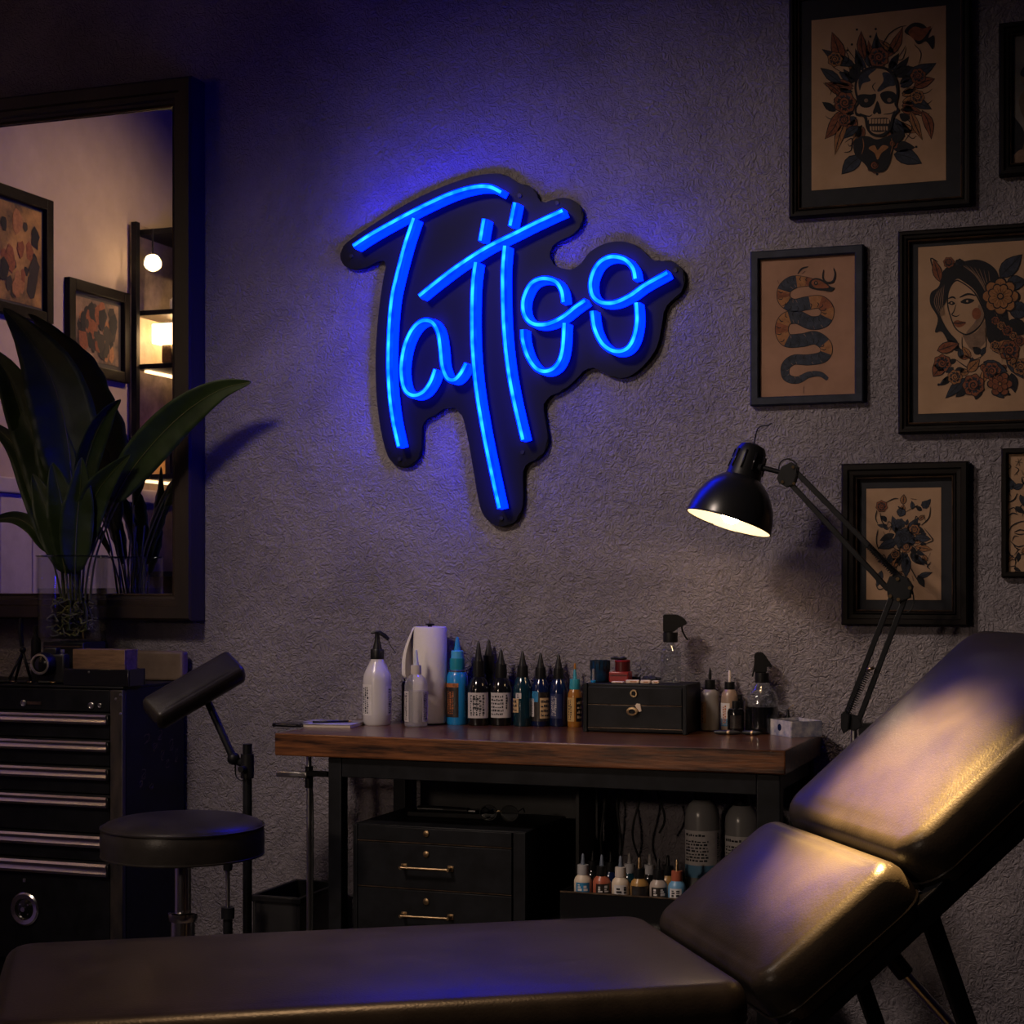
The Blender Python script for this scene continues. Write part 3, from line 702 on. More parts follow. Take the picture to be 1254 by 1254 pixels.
# ---- black drawer chest under the bench
cf = -.415
q0 = P(421.5, 1006.5, cf); q1 = P(643, 1018.7, cf); ctop = (q0.z + q1.z) / 2 - .002
chest = thing('tool_chest', 'black steel drawer chest standing under the workbench', 'drawer chest', ((q0.x + q1.x) / 2, -.25, 0)); cl_ = chest.location
cx0, cx1 = lx1 + .012, q1.x
MB().box2((cx0, cf + .012, .02), (cx1, -.10, ctop), bevel=.004).build('body', M_blackmetal, chest, cl_)
MB().box2((cx0, cf + .002, .02), (cx0 + .012, cf + .0125, ctop - .002), bevel=.002).build('side_stile', M_blackmetal, chest, cl_)
MB().box2((P(628, 1050, cf).x, cf + .002, .02), (cx1, cf + .0125, ctop - .002), bevel=.002).build('side_stile', M_blackmetal, chest, cl_)
dz = [P(520, v, cf).z for v in (1013.5, 1033.5, 1090, 1150)]
m_edge = mat('worn_steel_edge', (.16, .11, .075), .35, metal=.8, var=.5, vscale=40)
for i in range(3):
    x1d = P(626.5, 1050, cf).x
    d = MB().box2((cx0 + .014, cf, dz[i + 1] + .002), (x1d, cf + .0115, dz[i] - .002), bevel=.002).build('drawer' if i else 'top_panel', M_blackmetal, chest, cl_)
    MB().box2((cx0 + .014, cf - .0012, dz[i + 1] + .0005), (x1d, cf + .004, dz[i + 1] + .0018)).build('worn_lip', m_edge, d, cl_)
    q = P(522, 1021 if i == 0 else (1046 if i == 1 else 1104), cf)
    MB().lathe([(0, .004), (.004, .004), (.0075, .003), (.0085, 0)], (q.x, cf - .0002, q.z), Matrix.Rotation(PI / 2, 3, 'X'), 18).build('lock', M_brass, d, cl_)
    if i:
        va = 1062 if i == 1 else 1121
        a = P(495, va - 1, cf); c = P(552, va + 2, cf)
        h = MB(); h.tube([a + Vector((0, -.022, 0)), c + Vector((0, -.022, 0))], .0035, 10)
        for e in (a, c):
            h.cyl(e, e + Vector((0, -.024, 0)), .0045, n=12); h.box(e + Vector((0, -.001, 0)), (.016, .003, .014), bevel=.001)
        h.build('handle', M_brass, d, cl_)
# ---- tools lying on the chest
def on_chest(u, v): return PZ(u, v, ctop)
q = on_chest(552, 999)
t = thing('instrument_tray', 'flat dark tray with instruments on top of the black chest under the bench', 'tray', (q.x, q.y, ctop), rad(4))
MB().box((0, 0, .003), (.2, .1, .006), bevel=.002).build('tray_base', M_blackmetal, t)
b = MB()
for s_ in (-1, 1): b.box((0, s_ * .049, .008), (.2, .004, .012), bevel=.001)
for s_ in (-1, 1): b.box((s_ * .099, 0, .008), (.004, .1, .012), bevel=.001)
b.build('rim', M_blackmetal, t)
for k, (px, a) in enumerate(((-.05, .1), (.02, -.05))):
    tt = thing('tattoo_machine_grip', ['dark cylindrical grip on the left side of the tray under the bench', 'dark cylindrical grip on the right side of the tray under the bench'][k], 'tattoo tool', (q.x + px, q.y - .012, ctop + .0165), a)
    MB().cyl((-.035, 0, 0), (.035, 0, 0), .0085).build('grip', M_plastic, tt)
    MB().cyl((.035, 0, 0), (.055, 0, 0), .0035).build('tip', M_steel, tt)
q = on_chest(611, 1006)
t = thing('safety_glasses', 'pair of glasses lying on the black chest under the bench', 'glasses', (q.x, q.y, ctop), rad(8))
for s_ in (-1, 1):
    b = MB(); b.tube([(s_ * .027 + .022 * math.cos(a), 0, .021 + .019 * math.sin(a)) for a in [2 * PI * i / 20 for i in range(21)]], .0016, 6)
    r_ = b.build('lens_rim', M_plastic, t)
    MB().cyl((s_ * .027, -.0005, .021), (s_ * .027, .0005, .021), .021, n=20).build('lens', M_glass, r_)
    MB().tube([(s_ * .049, 0, .026), (s_ * .05, .06, .027), (s_ * .045, .1, .012)], .0016, 6).build('temple_arm', M_plastic, t)
MB().tube([(-.007, 0, .024), (0, -.002, .028), (.007, 0, .024)], .0015, 6).build('bridge', M_brass, t)

# ---- hanging cables in the right bay
for k, (u, v1, sw) in enumerate([(740, 1075, .01), (757, 1060, -.012), (782, 1055, .02), (807, 1020, -.02)]):
    a = P(u, 956, -.1)
    pts = [Vector((a.x + sw * math.sin(i * .8) * i / 8, -.1 + .012 * math.sin(i), fb - .002 - (fb - P(u, v1, -.1).z) * i / 8)) for i in range(9)]
    o = MB().tube(cat_rom(pts, 3), .003, 6).build('hanging_cable', M_rubber)
    tag(o, ['thin black cable hanging under the bench, nearest the divider panel', 'black cable hanging under the bench, second from the divider panel', 'wavy black cable hanging under the bench above the middle of the ink bottles', 'short black cable hanging under the bench, nearest the large bottles'][k], 'cable', 'cables hanging under the bench')

# ================================================================== BOTTLES
def lathe_bottle_mats(): pass
def spot(u, vb, z=BT, r=0.03):
    q = PZ(u, vb, z)
    if q.y > -r - .006:
        y = -r - .006; d = (y - CAM.y) / ray(u)[1]; q = Vector((ray(u)[0] * d, y, z))
    q.z = z
    return q, S(u, q.y)
def marks(parent, r, z0, z1, a0, a1, fa, m, rows, seed, vertical=False, wmin=4, wmax=14):
    """small printed characters on a curved label"""
    rr = random.Random(seed); b = MB(); h = (z1 - z0) / (rows * 1.0)
    if vertical:
        cols = rows; w = (a1 - a0) / cols
        for c in range(cols):
            z = z0
            while z < z1 - .002:
                l = rr.uniform(.002, .006); l = min(l, z1 - z)
                b.patch(r, z, z + l, a0 + w * c + w * .15, a0 + w * (c + rr.choice((.5, .65, .85))), fa, n=2); z += l + rr.uniform(.001, .0025)
    else:
        for k in range(rows):
            a = a0; zc = z0 + h * k
            while a < a1 - 2:
                w = min(rr.uniform(wmin, wmax), a1 - a)
                b.patch(r, zc + h * .2, zc + h * (.2 + rr.choice((.35, .5, .6))), a, a + w, fa, n=3); a += w + rr.uniform(2, 5)
    return b.build('print', m, parent, fixn=False)

def bottle(name, label, u, vb, body, body_m, parts=(), labels=(), group=None, z=BT, cat='bottle', liquid=None, n=32):
    """pixel-scaled lathe bottle. body: (r_px, h_px) profile. parts: (name, profile, material). labels: (r_px,h0,h1,a0,a1,mat,(print args)|None)"""
    rmax = max(r for r, h in body)
    q, s_ = spot(u, vb, z, rmax / S(u, -.1))
    t = thing(name, label, cat, q, group=group); fa = face_angle(q)
    k = 1 / s_
    bo = MB().lathe([(r * k, h * k) for r, h in body], n=n).build('bottle_body', body_m, t)
    if liquid:
        MB().lathe([(r * k, h * k) for r, h in liquid[0]], n=n).build('liquid', liquid[1], t)
    for nm, prof, m in parts:
        MB().lathe([(r * k, h * k) for r, h in prof], n=24).build(nm, m, t)
    for i, (r, h0, h1, a0, a1, m, pr) in enumerate(labels):
        lo = MB().patch(r * k + .0004, h0 * k, h1 * k, a0, a1, fa, n=14).build('label', m, t, fixn=False)
        if pr:
            for j, (f0, f1, g0, g1, pm, rows, vert) in enumerate(pr):
                marks(lo, r * k + .0008, (h0 + (h1 - h0) * f0) * k, (h0 + (h1 - h0) * f1) * k, a0 + (a1 - a0) * g0, a0 + (a1 - a0) * g1, fa, pm, rows, hash_(label) + j * 13 + i, vert)
    return t, k, fa
def hash_(s): return sum((i + 1) * ord(c) for i, c in enumerate(s)) % 9973

m_milky = mat('milky_plastic', (.50, .47, .49), .25, spec=.6)
m_milky.node_tree.nodes['Principled BSDF'].inputs['Subsurface Weight'].default_value = .0
m_clearpl = thin_glass('clear_plastic', (.92, .91, .92), .12, 1.4, milk=.22)
m_bluepl = mat('bright_blue_plastic', (.012, .20, .50), .25, spec=.6)
m_bluecap = mat('teal_blue_cap', (.01, .19, .28), .35)
m_bluetip = mat('light_blue_cap', (.06, .32, .62), .3)
m_blackink = mat('black_ink_bottle', (.006, .006, .007), .12, spec=.7)
m_navy = mat('navy_ink_bottle', (.004, .010, .045), .14, spec=.7)
m_tealb = mat('dark_teal_bottle', (.004, .022, .035), .14, spec=.7)
m_amber = mat('amber_ink_bottle', (.30, .12, .02), .22, spec=.6)
m_teal = mat('teal_cap', (.03, .24, .32), .35)
m_greylabel = mat('grey_label', (.42, .38, .39), .6, var=.08, vscale=80)
m_print = mat('label_print', (.02, .02, .025), .7)
m_tan = mat('tan_label', (.42, .28, .15), .6, var=.2, vscale=90)
m_dkimg = mat('dark_label_image', (.02, .015, .014), .4, var=.5, vscale=120)
m_orange = mat('orange_label_band', (.32, .10, .03), .5, var=.5, vscale=150)
m_bluelabel = mat('blue_label', (.02, .16, .34), .45, var=.3, vscale=60)
TXT = lambda g0=.05, g1=.95, rows=6, v=False, f0=.06, f1=.94, m=None: (f0, f1, g0, g1, m or m_print, rows, v)

# pump spray bottle
t, k, fa = bottle('pump_bottle', 'milky white bottle with a black pump nozzle, left of the paper towel roll', 462, 887.5,
    [(0, 0), (15.5, 0), (17.3, 2.5), (17.5, 20), (17.4, 54), (16.6, 61), (13.8, 68), (10, 75), (8.2, 79), (8, 82), (0, 82)], m_milky,
    [('cap', [(0, 80.5), (8.2, 80.5), (8.4, 82), (8.4, 91), (7.8, 92.4), (0, 92.4)], M_plastic), ('pump_neck', [(0, 92), (6, 92), (5.2, 96), (3.2, 104), (2.8, 112), (3.2, 113.5), (0, 113.5)], M_plastic)],
    [(17.5, 12.5, 50, -88, -22, M_label, [TXT(.25, .8, 3, True)]), (17.5, 12.5, 48, 38, 88, M_label, [TXT(.2, .8, 2, True)])])
def facing(t, fa, pts, k):
    """points (right_px, toward_px, up_px) in the facing frame -> local"""
    rt = Vector((-math.sin(fa), math.cos(fa), 0)); fw_ = Vector((math.cos(fa), math.sin(fa), 0))
    return [rt * a * k + fw_ * c * k + Vector((0, 0, h * k)) for a, c, h in pts]
MB().tube(facing(t, fa, [(-8, 0, 112.5), (-3, 0, 113.2), (3, 0, 112.8), (9, 0, 109), (14, 0, 104.5)], k), [1.2 * k, 1.8 * k, 2.6 * k, 2.8 * k, 2.2 * k], 8).build('pump_lever', M_plastic, t)
MB().tube(facing(t, fa, [(13, 0, 105), (17, 0, 95), (23, 0, 88)], k), .5 * k, 6).build('spout_tube', M_plastic, t)

# small clear squeeze bottle
t, k, fa = bottle('squeeze_bottle', 'small clear bottle with a thin pale nozzle, in front of the paper towel roll', 509.5, 890,
    [(0, 0), (12.5, 0), (14.2, 2.5), (14.2, 50), (13, 56), (10, 61), (6.5, 64), (6.3, 66)], m_clearpl,
    [('cap', [(0, 64.5), (6.4, 64.5), (6.6, 66), (6.3, 75.5), (0, 75.5)], mat('pale_cap', (.45, .4, .38), .45)), ('nozzle', [(0, 75.5), (3.6, 75.6), (2.9, 80), (1.7, 92), (1.0, 94), (0, 94)], mat('pale_blue_nozzle', (.42, .45, .52), .35))],
    [(14.3, 7, 44, -88, -38, m_greylabel, [TXT(.3, .85, 2, True)]), (14.3, 7, 44, 32, 88, m_greylabel, [TXT(.1, .6, 3, True)])],
    liquid=([(0, 1.5), (12.2, 1.5), (13.4, 3), (13.4, 44), (0, 44)], thin_glass('pale_liquid', (.9, .88, .88), .1, 1.2, milk=.25)))

# paper towel roll on a holder
q, s_ = spot(526.5, 886.5, BT, .05); k = 1 / s_
m_towel = mat('quilted_paper', (.62, .575, .56), .9, bump=.5, bscale=120, bdist=.002)
t = thing('paper_towel_roll', 'white paper towel roll standing on the bench with one sheet hanging loose', 'paper towel', (q.x, min(q.y, -.06), BT)); fa = face_angle(t.location)
R = 20.8 * k; H_ = 119 * k
MB().lathe([(5 * k, .004), (R - .002, .004), (R, .007), (R, H_ - .003), (R - .002, H_), (5 * k, H_), (5 * k, .004)], n=40).build('roll', m_towel, t)
MB().lathe([(0, 0), (.042, 0), (.044, .003), (.006, .0036), (.006, H_ + .004), (.012, H_ + .005), (.012, H_ + .008), (0, H_ + .009)], n=24).build('holder', M_blackmetal, t)
MB().tube(facing(t, fa, [(0, 0, 121), (0, 0, 138)], k), .0012, 6).build('wire_tip', M_brass, t)
b = MB(); rt = Vector((-math.sin(fa), math.cos(fa), 0)); fw_ = Vector((math.cos(fa), math.sin(fa), 0)); prev = None
zs = [118 - i * 62 / 12 for i in range(13)]
for i, z in enumerate(zs):
    bul = math.sin(min(1, i / 9) * PI * .5) * 13.5 - (2.5 if i == 12 else 0)
    rowp = [(-19.5, -7, z), (-20.5 - bul * .5, -2, z), (-20.9 - bul, 3, z), (-19.5 - bul * .8, 9, z)]
    cur = [b.bm.verts.new(rt * p[0] * k + fw_ * p[1] * k + Vector((0, 0, p[2] * k))) for p in rowp]
    if prev:
        for j in range(3): b.face([prev[j], prev[j + 1], cur[j + 1], cur[j]])
    prev = cur
o = b.build('loose_sheet', m_towel, t); sm = o.modifiers.new('sol', 'SOLIDIFY'); sm.thickness = .0012

# black pouch behind the squeeze bottle
q, s_ = spot(490, 885, BT, .03)
t = thing('cloth_pouch', 'black pouch leaning on the wall between the pump bottle and the towel roll', 'pouch', (q.x, -.03, BT))
b = MB(); b.box((0, 0, .055), (.022, .03, .11), bevel=.009, seg=3); b.build('pouch', M_rubber, t)
MB().tube([(-.002, 0, .105), (-.007, 0, .118), (.004, 0, .122), (.006, 0, .106)], .002, 6).build('drawstring', M_rubber, t)

# bright blue bottle
bottle('ink_bottle', 'bright blue bottle with a blue nozzle cap and a dark picture label', 560, 887,
    [(0, 0), (12, 0), (13.2, 2), (13.2, 52), (12.6, 60), (10.5, 64), (9, 66.5), (9, 68)], m_bluepl,
    [('neck_ring', [(0, 64.5), (10.5, 64.5), (10.8, 66), (9.5, 67), (0, 67)], M_steel), ('cap', [(0, 67), (9.2, 67), (9.4, 68), (9.2, 81), (0, 81)], m_bluecap), ('cap_collar', [(0, 81), (7.6, 81), (7.6, 89.5), (6.8, 90.5), (0, 90.5)], m_bluetip), ('nozzle', [(0, 90), (4.3, 90.4), (3.4, 96), (2, 105), (1.2, 107.3), (0, 107.3)], m_bluepl)],
    [(13.3, 9.5, 50, -88, 6, m_dkimg, [TXT(.3, .75, 3, True, .1, .8, m_orange)]), (13.32, 46, 51, -88, 6, m_orange, None), (13.3, 10, 50, 36, 80, m_bluelabel, [TXT(.1, .9, 3, True)])], 'bottles in a row along the back of the bench')

BLK = lambda rb, hs, hc, ht, rc=7.2: ([(0, 0), (rb - 1.2, 0), (rb, 1.8), (rb, hs), (rb - 1, hs + 5), (rb * .72, hs + 12), (rc * .9, hs + 16), (rc * .9, hs + 18), (0, hs + 18)],
    [('cap', [(0, hs + 15), (rc, hs + 15), (rc + .2, hs + 16.5), (rc - .3, hc), (0, hc)], M_plastic), ('nozzle', [(0, hc), (rc * .75, hc), (rc * .5, hc + (ht - hc) * .4), (rc * .24, ht - 2), (rc * .1, ht), (0, ht)], M_plastic)])
GRP = 'bottles in a row along the back of the bench'
bd, pt = BLK(13.4, 44, 79, 102)
bottle('ink_bottle', 'black ink bottle with a busy grey label, right next to the bright blue bottle', 586, 888, bd, m_blackink, pt, [(13.5, 9.5, 40.5, -70, 60, m_greylabel, [(.1, .92, .16, .8, m_print, 5, True), (.3, .85, .3, .55, m_print, 3, False)])], GRP)
bd, pt = BLK(8.5, 46, 84, 103)
bottle('ink_bottle', 'plain black bottle half hidden behind the two grey-labelled ink bottles', 598.5, 882, bd, m_blackink, pt, [], GRP)
bd, pt = BLK(13.6, 43, 75, 93)
bottle('ink_bottle', 'black ink bottle with a grey label of small lettering, second of the grey labels', 613.5, 888, bd, m_blackink, pt, [(13.7, 10, 40.5, -62, 62, m_greylabel, [(.08, .92, .05, .6, m_print, 6, False), (.35, .95, .68, .8, m_print, 1, True)])], GRP)
bd, pt = BLK(11.6, 45, 74, 92, 6.8)
bottle('ink_bottle', 'dark glossy bottle with a narrow brown label, between grey and tan labels', 640, 889, bd, m_tealb, pt, [(11.7, 17, 34, -88, -25, m_tan, [TXT(.2, .8, 3)]), (11.7, 34, 41, -45, -8, m_greylabel, [TXT(.3, .7, 2)]), (11.7, 10, 30, 8, 50, m_tealb, None)], GRP)
bd, pt = BLK(11.6, 43, 72, 90, 6.6)
bottle('ink_bottle', 'navy ink bottle with a tan and dark picture label and black nozzle', 662, 889, bd, m_navy, pt, [(11.7, 6.5, 42, -80, 70, m_dkimg, None), (11.75, 10, 35, -5, 66, m_tan, [TXT(.1, .9, 4)]), (11.75, 12, 34, -80, -42, m_greylabel, [TXT(.2, .8, 2, True)]), (11.75, 30, 43, -60, -15, m_bluelabel, None)], GRP)
bd, pt = BLK(11.2, 43, 71, 89, 6.4)
bottle('ink_bottle', 'navy blue ink bottle with dim blue lettering, next to the amber bottle', 684, 889, bd, m_navy, pt, [(11.3, 10, 40, -60, 20, mat('navy_label', (.012, .018, .07), .4), [TXT(.1, .6, 4, True, .1, .9, m_greylabel)])], GRP)
bottle('ink_bottle', 'short amber bottle with a teal cap, just left of the small drawer box', 704, 890,
    [(0, 0), (8.2, 0), (9, 1.6), (9, 36), (8.4, 41), (6.6, 45), (5.8, 47), (0, 47)], m_amber,
    [('cap', [(0, 46), (6.4, 46), (6.6, 47), (6.2, 58.5), (0, 58.5)], m_teal), ('nozzle', [(0, 58), (2.6, 58.5), (1.4, 70), (1, 71), (0, 71)], m_teal), ('tip_cap', [(0, 70.5), (1.6, 70.5), (1.5, 76), (.8, 78), (0, 78)], m_amber)],
    [(9.1, 7, 36, -75, -5, mat('amber_label', (.45, .28, .10), .5), [TXT(.25, .75, 2, True)]), (9.1, 7, 36, 8, 75, M_plastic, [TXT(.15, .85, 4, False, .1, .9, m_tan)])], GRP)

# ================================================================== SMALL DRAWER BOX
yb = -.172
a = P(715.5, 894, yb); c = P(839.5, 894.5, yb)
bxz = BT + (894.8 - 834.5) / S(770, yb)
box = thing('drawer_box', 'small black two-drawer steel box on the bench carrying cups and a spray bottle', 'drawer box', ((a.x + c.x) / 2, yb / 2, BT)); bo = box.location
MB().box2((a.x, yb + .006, BT + .002), (c.x, -.015, bxz), bevel=.003).build('body', M_blackmetal, box, bo)
for s_ in (a.x, c.x): MB().box2((s_ - .004 if s_ == a.x else s_ - .008, yb - .001, BT), (s_ + .008 if s_ == a.x else s_ + .003, yb + .012, bxz + .001), bevel=.002).build('corner_post', M_blackmetal, box, bo)
zz = [BT + (894.8 - v) / S(770, yb) for v in (838, 860.5, 889)]
xa, xb = a.x + .009, c.x - .009
for i in range(2):
    d = MB().box2((xa, yb, zz[i + 1] + .001), (xb, yb + .0055, zz[i] - .001), bevel=.0018).build('drawer', M_blackmetal, box, bo)
    MB().box2((xa, yb - .0008, zz[i + 1] - .0003), (xb, yb + .003, zz[i + 1] + .0009)).build('worn_lip', m_edge, d, bo)
    if i == 0:
        q = P(776.5, 849, yb)
        MB().lathe([(0, .002), (.006, .002), (.0062, .004), (.0092, .004), (.0098, 0)], (q.x, yb - .0004, q.z), Matrix.Rotation(PI / 2, 3, 'X'), 22).build('lock', M_brass, d, bo)
        MB().cyl((q.x, yb - .002, q.z), (q.x, yb - .0034, q.z), .0055, n=18).build('keyhole', M_gloss, d, bo)
    else:
        q = P(775, 871, yb)
        MB().lathe([(0, .006), (.008, .006), (.0085, .009), (.0145, .008), (.0155, .002), (.013, 0)], (q.x, yb - .0004, q.z), Matrix.Rotation(PI / 2, 3, 'X') @ Matrix.Scale(.72, 3, Vector((0, 1, 0))), 24).build('pull_ring', M_brass, d, bo)
        MB().lathe([(0, .0085), (.0112, .0085), (.0112, .005)], (q.x, yb - .0004, q.z), Matrix.Rotation(PI / 2, 3, 'X') @ Matrix.Scale(.72, 3, Vector((0, 1, 0))), 24).build('pull_cup', M_gloss, d, bo)
        w = MB(); p_ = [P(778, 864, yb), P(780, 861.5, yb), P(784, 862, yb), P(786, 871, yb), P(783, 872, yb)]
        w.prism([(p.x, p.z) for p in p_], yb, yb - .003, .0006).build('paper_tag', mat('cream_tag', (.6, .48, .38), .6), d, bo)
def on_box(u, v, y=None): 
    q = PZ(u, v, bxz); 
    return q
BOXS = S(780, -.1)
def boxpos(u, y): 
    q = P(u, 800, y); q.z = bxz + .0012; return q
kpx = 1 / BOXS
q = boxpos(735, -.10)
t = thing('paint_cup', 'dark blue ribbed cup at the left on top of the small drawer box', 'cup', q, group='things on the drawer box')
m_dkblue = mat('deep_blue_plastic', (.006, .035, .085), .25, spec=.6, alt=(.006, .01, .02), vscale=50)
b = MB()
pr = [(0, 0), (11.2, 0), (12, 1.5), (12, 13), (12.2, 13.5), (12.2, 26), (11.4, 26), (11.2, 4), (0, 4)]
b.lathe([(r * kpx, h * kpx) for r, h in pr], n=28); b.build('cup_body', m_dkblue, t)
b = MB()
for i in range(14):
    an = 2 * PI * i / 14; b.box((12.1 * kpx * math.cos(an), 12.1 * kpx * math.sin(an), 20 * kpx), (.002, .0022, 12 * kpx), Matrix.Rotation(an, 3, 'Z'), .0006)
b.build('ribs', M_plastic, t)
q = boxpos(726.5, -.148); t = thing('plastic_needle_tube', 'slim clear blue-based tube at the left edge of the small drawer box', 'tube', q, group='things on the drawer box')
MB().lathe([(0, 0), (3 * kpx, 0), (3 * kpx, 2.5 * kpx), (0, 2.6 * kpx)], n=16).build('base', m_bluepl, t); MB().lathe([(1.6 * kpx, 2.5 * kpx), (1.4 * kpx, 16 * kpx), (0, 17 * kpx)], n=14).build('barrel', m_clearpl, t)
m_red = mat('red_plastic', (.22, .012, .012), .3, spec=.6); m_dkred = mat('dark_red_plastic', (.06, .008, .008), .35)
q = boxpos(760, -.11)
t = thing('red_case', 'bright red low case with a dark red tin stacked on it on the drawer box', 'case', q, rad(4), group='things on the drawer box')
MB().box((0, 0, 6.5 * kpx), (24.5 * kpx, .05, 13 * kpx), bevel=.003).build('case_body', m_red, t); MB().box((0, -.0258, 9 * kpx), (22 * kpx, .0016, 1.2 * kpx)).build('seam', m_dkred, t)
q2 = boxpos(762.5, -.10); q2.z += 13 * kpx
t = thing('dark_red_tin', 'dark red ribbed tin standing on the bright red case', 'tin', q2, group='things on the drawer box')
MB().lathe([(0, .0004), (9 * kpx, .0004), (9.4 * kpx, .001), (9.4 * kpx, 13 * kpx), (8.8 * kpx, 13.4 * kpx), (8.6 * kpx, 11 * kpx), (0, 11 * kpx)], n=24).build('tin_body', m_dkred, t)
b = MB(); b.lathe([(9.5 * kpx, 11.4 * kpx), (9.8 * kpx, 11.8 * kpx), (9.8 * kpx, 13.2 * kpx), (9.4 * kpx, 13.6 * kpx)], n=24); b.build('rim', m_red, t)
q3 = q2 + Vector((-.008, 0, 13.6 * kpx)); t = thing('tattoo_grip', 'dark rounded grip lying across the top of the dark red tin', 'grip', q3, rad(12), group='things on the drawer box')
MB().tube([(-11 * kpx, 0, 2 * kpx), (-6 * kpx, 0, 2.3 * kpx), (0, 0, 1.6 * kpx), (5 * kpx, 0, 2.4 * kpx), (9 * kpx, 0, 1.8 * kpx)], [1.2 * kpx, 2 * kpx, 1.2 * kpx, 2.2 * kpx, 1 * kpx], 10).build('grip_body', M_plastic, t)
m_cream = mat('cream_packet', (.62, .5, .4), .6, var=.08, vscale=60)
for i, (u, w, h, y, lb) in enumerate([(757, 15, 2.2, -.158, 'thin pale packet lying below the red case on the drawer box'), (775, 16, 4.2, -.155, 'cream packet just right of the red case on the drawer box'), (791, 12, 4.2, -.155, 'cream packet in the middle of the row below the black cloth'), (803, 8.5, 4, -.155, 'small cream packet left of the clear spray bottle')]):
    t = thing('wrapped_packet', lb, 'packet', boxpos(u, y), rad((-3, 2, -2, 4)[i]), group='cream packets along the front of the drawer box')
    b = MB(); b.box((0, 0, h * kpx / 2), (w * kpx, .016, h * kpx), bevel=.0022, seg=3); b.build('packet', m_cream, t)
    MB().box((w * kpx * .1, -.0081, h * kpx * .5), (w * kpx * .5, .0012, h * kpx * .25)).build('print', m_orange, t)
q = boxpos(797, -.10); t = thing('black_cloth', 'crumpled black cloth on the drawer box beside the spray bottle', 'cloth', q, group='things on the drawer box')
b = MB(); b.sphere((0, 0, 4 * kpx), 4 * kpx, 3.0, 2.4, .95, 28, 14)
rr = random.Random(3)
for v in b.bm.verts: v.co *= 1 + .10 * math.sin(v.co.x * 300 + v.co.y * 210) 
for v in b.bm.verts: v.co.z = max(v.co.z, .0004)
b.build('cloth', M_rubber, t)
q = boxpos(779, -.07); t = thing('machine_part', 'small dark machine part behind the cream packets on the drawer box', 'tool', q, group='things on the drawer box')
MB().box((0, 0, .006), (.022, .014, .012), bevel=.002).build('block', M_blackmetal, t); MB().cyl((0, 0, .012), (0, 0, .018), .005).build('knob', M_steel, t)

# clear spray bottle on the drawer box
def trigger_bottle(label, q, k, body, glassm, liquid, capprof, head, lever, extra=None, flip=1):
    t = thing('spray_bottle', label, 'spray bottle', q); fa = face_angle(q)
    MB().lathe([(r * k, h * k) for r, h in body], n=32).build('bottle_body', glassm, t)
    if liquid: MB().lathe([(r * k, h * k) for r, h in liquid[0]], n=32).build('liquid', liquid[1], t)
    MB().lathe([(r * k, h * k) for r, h in capprof], n=24).build('screw_collar', M_plastic, t)
    rt = Vector((-math.sin(fa), math.cos(fa), 0)); fw_ = Vector((math.cos(fa), math.sin(fa), 0))
    b = MB(); A_, B__ = [], []
    pts = head
    for side, dst in ((-1, A_), (1, B__)):
        for x, h in pts: dst.append(b.bm.verts.new(rt * x * k + fw_ * side * 6 * k + Vector((0, 0, h * k))))
    n = len(pts)
    for i in range(n): f = b.bm.faces.new([A_[i], A_[(i + 1) % n], B__[(i + 1) % n], B__[i]])
    b.bm.faces.new(A_); b.bm.faces.new(list(reversed(B__)))
    bmesh.ops.bevel(b.bm, geom=list(b.bm.edges), offset=1.1 * k, segments=2, affect='EDGES')
    b.build('trigger_head', M_plastic, t)
    MB().tube([rt * x * k + Vector((0, 0, h * k)) for x, h in lever], 1.1 * k, 8).build('trigger_lever', M_plastic, t)
    return t, fa
q = boxpos(821, -.085)
trigger_bottle('clear spray bottle with a black trigger head standing on the small drawer box', q, kpx,
    [(0, .4), (12.2, .4), (13, 2), (13, 36), (11.5, 40), (6.2, 46), (5.4, 50)], M_glass, None,
    [(0, 49), (8.8, 49), (9, 50), (9, 61), (0, 61)], [(-9, 61), (-9, 83), (8, 83), (16, 79), (20, 74), (20.5, 71), (15, 70), (10, 68), (5, 64), (4, 61)], [(13.5, 70), (14.5, 63), (18, 56), (21, 52)])

# ---- things at the right end of the bench
bottle('squeeze_bottle', 'grey squeeze bottle with a black pointed cap, right beside the drawer box', 869.5, 893.5,
    [(0, 0), (10, 0), (11.3, 1.6), (11.3, 42), (10.5, 47), (7.5, 50), (6, 51), (0, 51)], mat('grey_soft_plastic', (.20, .18, .17), .3, spec=.6),
    [('cap', [(0, 50), (6.2, 50), (6.5, 51), (6.3, 62.5), (0, 62.5)], M_plastic), ('nozzle', [(0, 62.5), (1.6, 62.5), (2.1, 68), (1.7, 73), (.4, 77.5), (0, 77.5)], M_plastic)],
    [(11.4, 10, 36, -85, -25, mat('brown_label', (.25, .15, .09), .5, var=.3, vscale=90), [TXT(.1, .7, 3, True)])])
bottle('dropper_bottle', 'small bottle with a white nozzle and black collar, third right of the drawer box', 893.5, 894,
    [(0, 0), (9.5, 0), (10.4, 1.6), (10.4, 40), (9.6, 46), (7, 50), (5.6, 52), (0, 52)], mat('peach_plastic', (.26, .18, .13), .3, spec=.6),
    [('cap', [(0, 51), (6, 51), (6.3, 52), (6.1, 60.5), (0, 60.5)], M_plastic), ('nozzle', [(0, 60.5), (1.7, 60.5), (1.5, 73.5), (.9, 74.5), (0, 74.5)], mat('white_nozzle', (.65, .55, .48), .4))],
    [(10.5, 8, 35, -85, 0, M_label, [TXT(.4, .75, 2, True, .1, .9, m_orange)]), (10.5, 7, 16, -85, 0, m_bluelabel, None)])
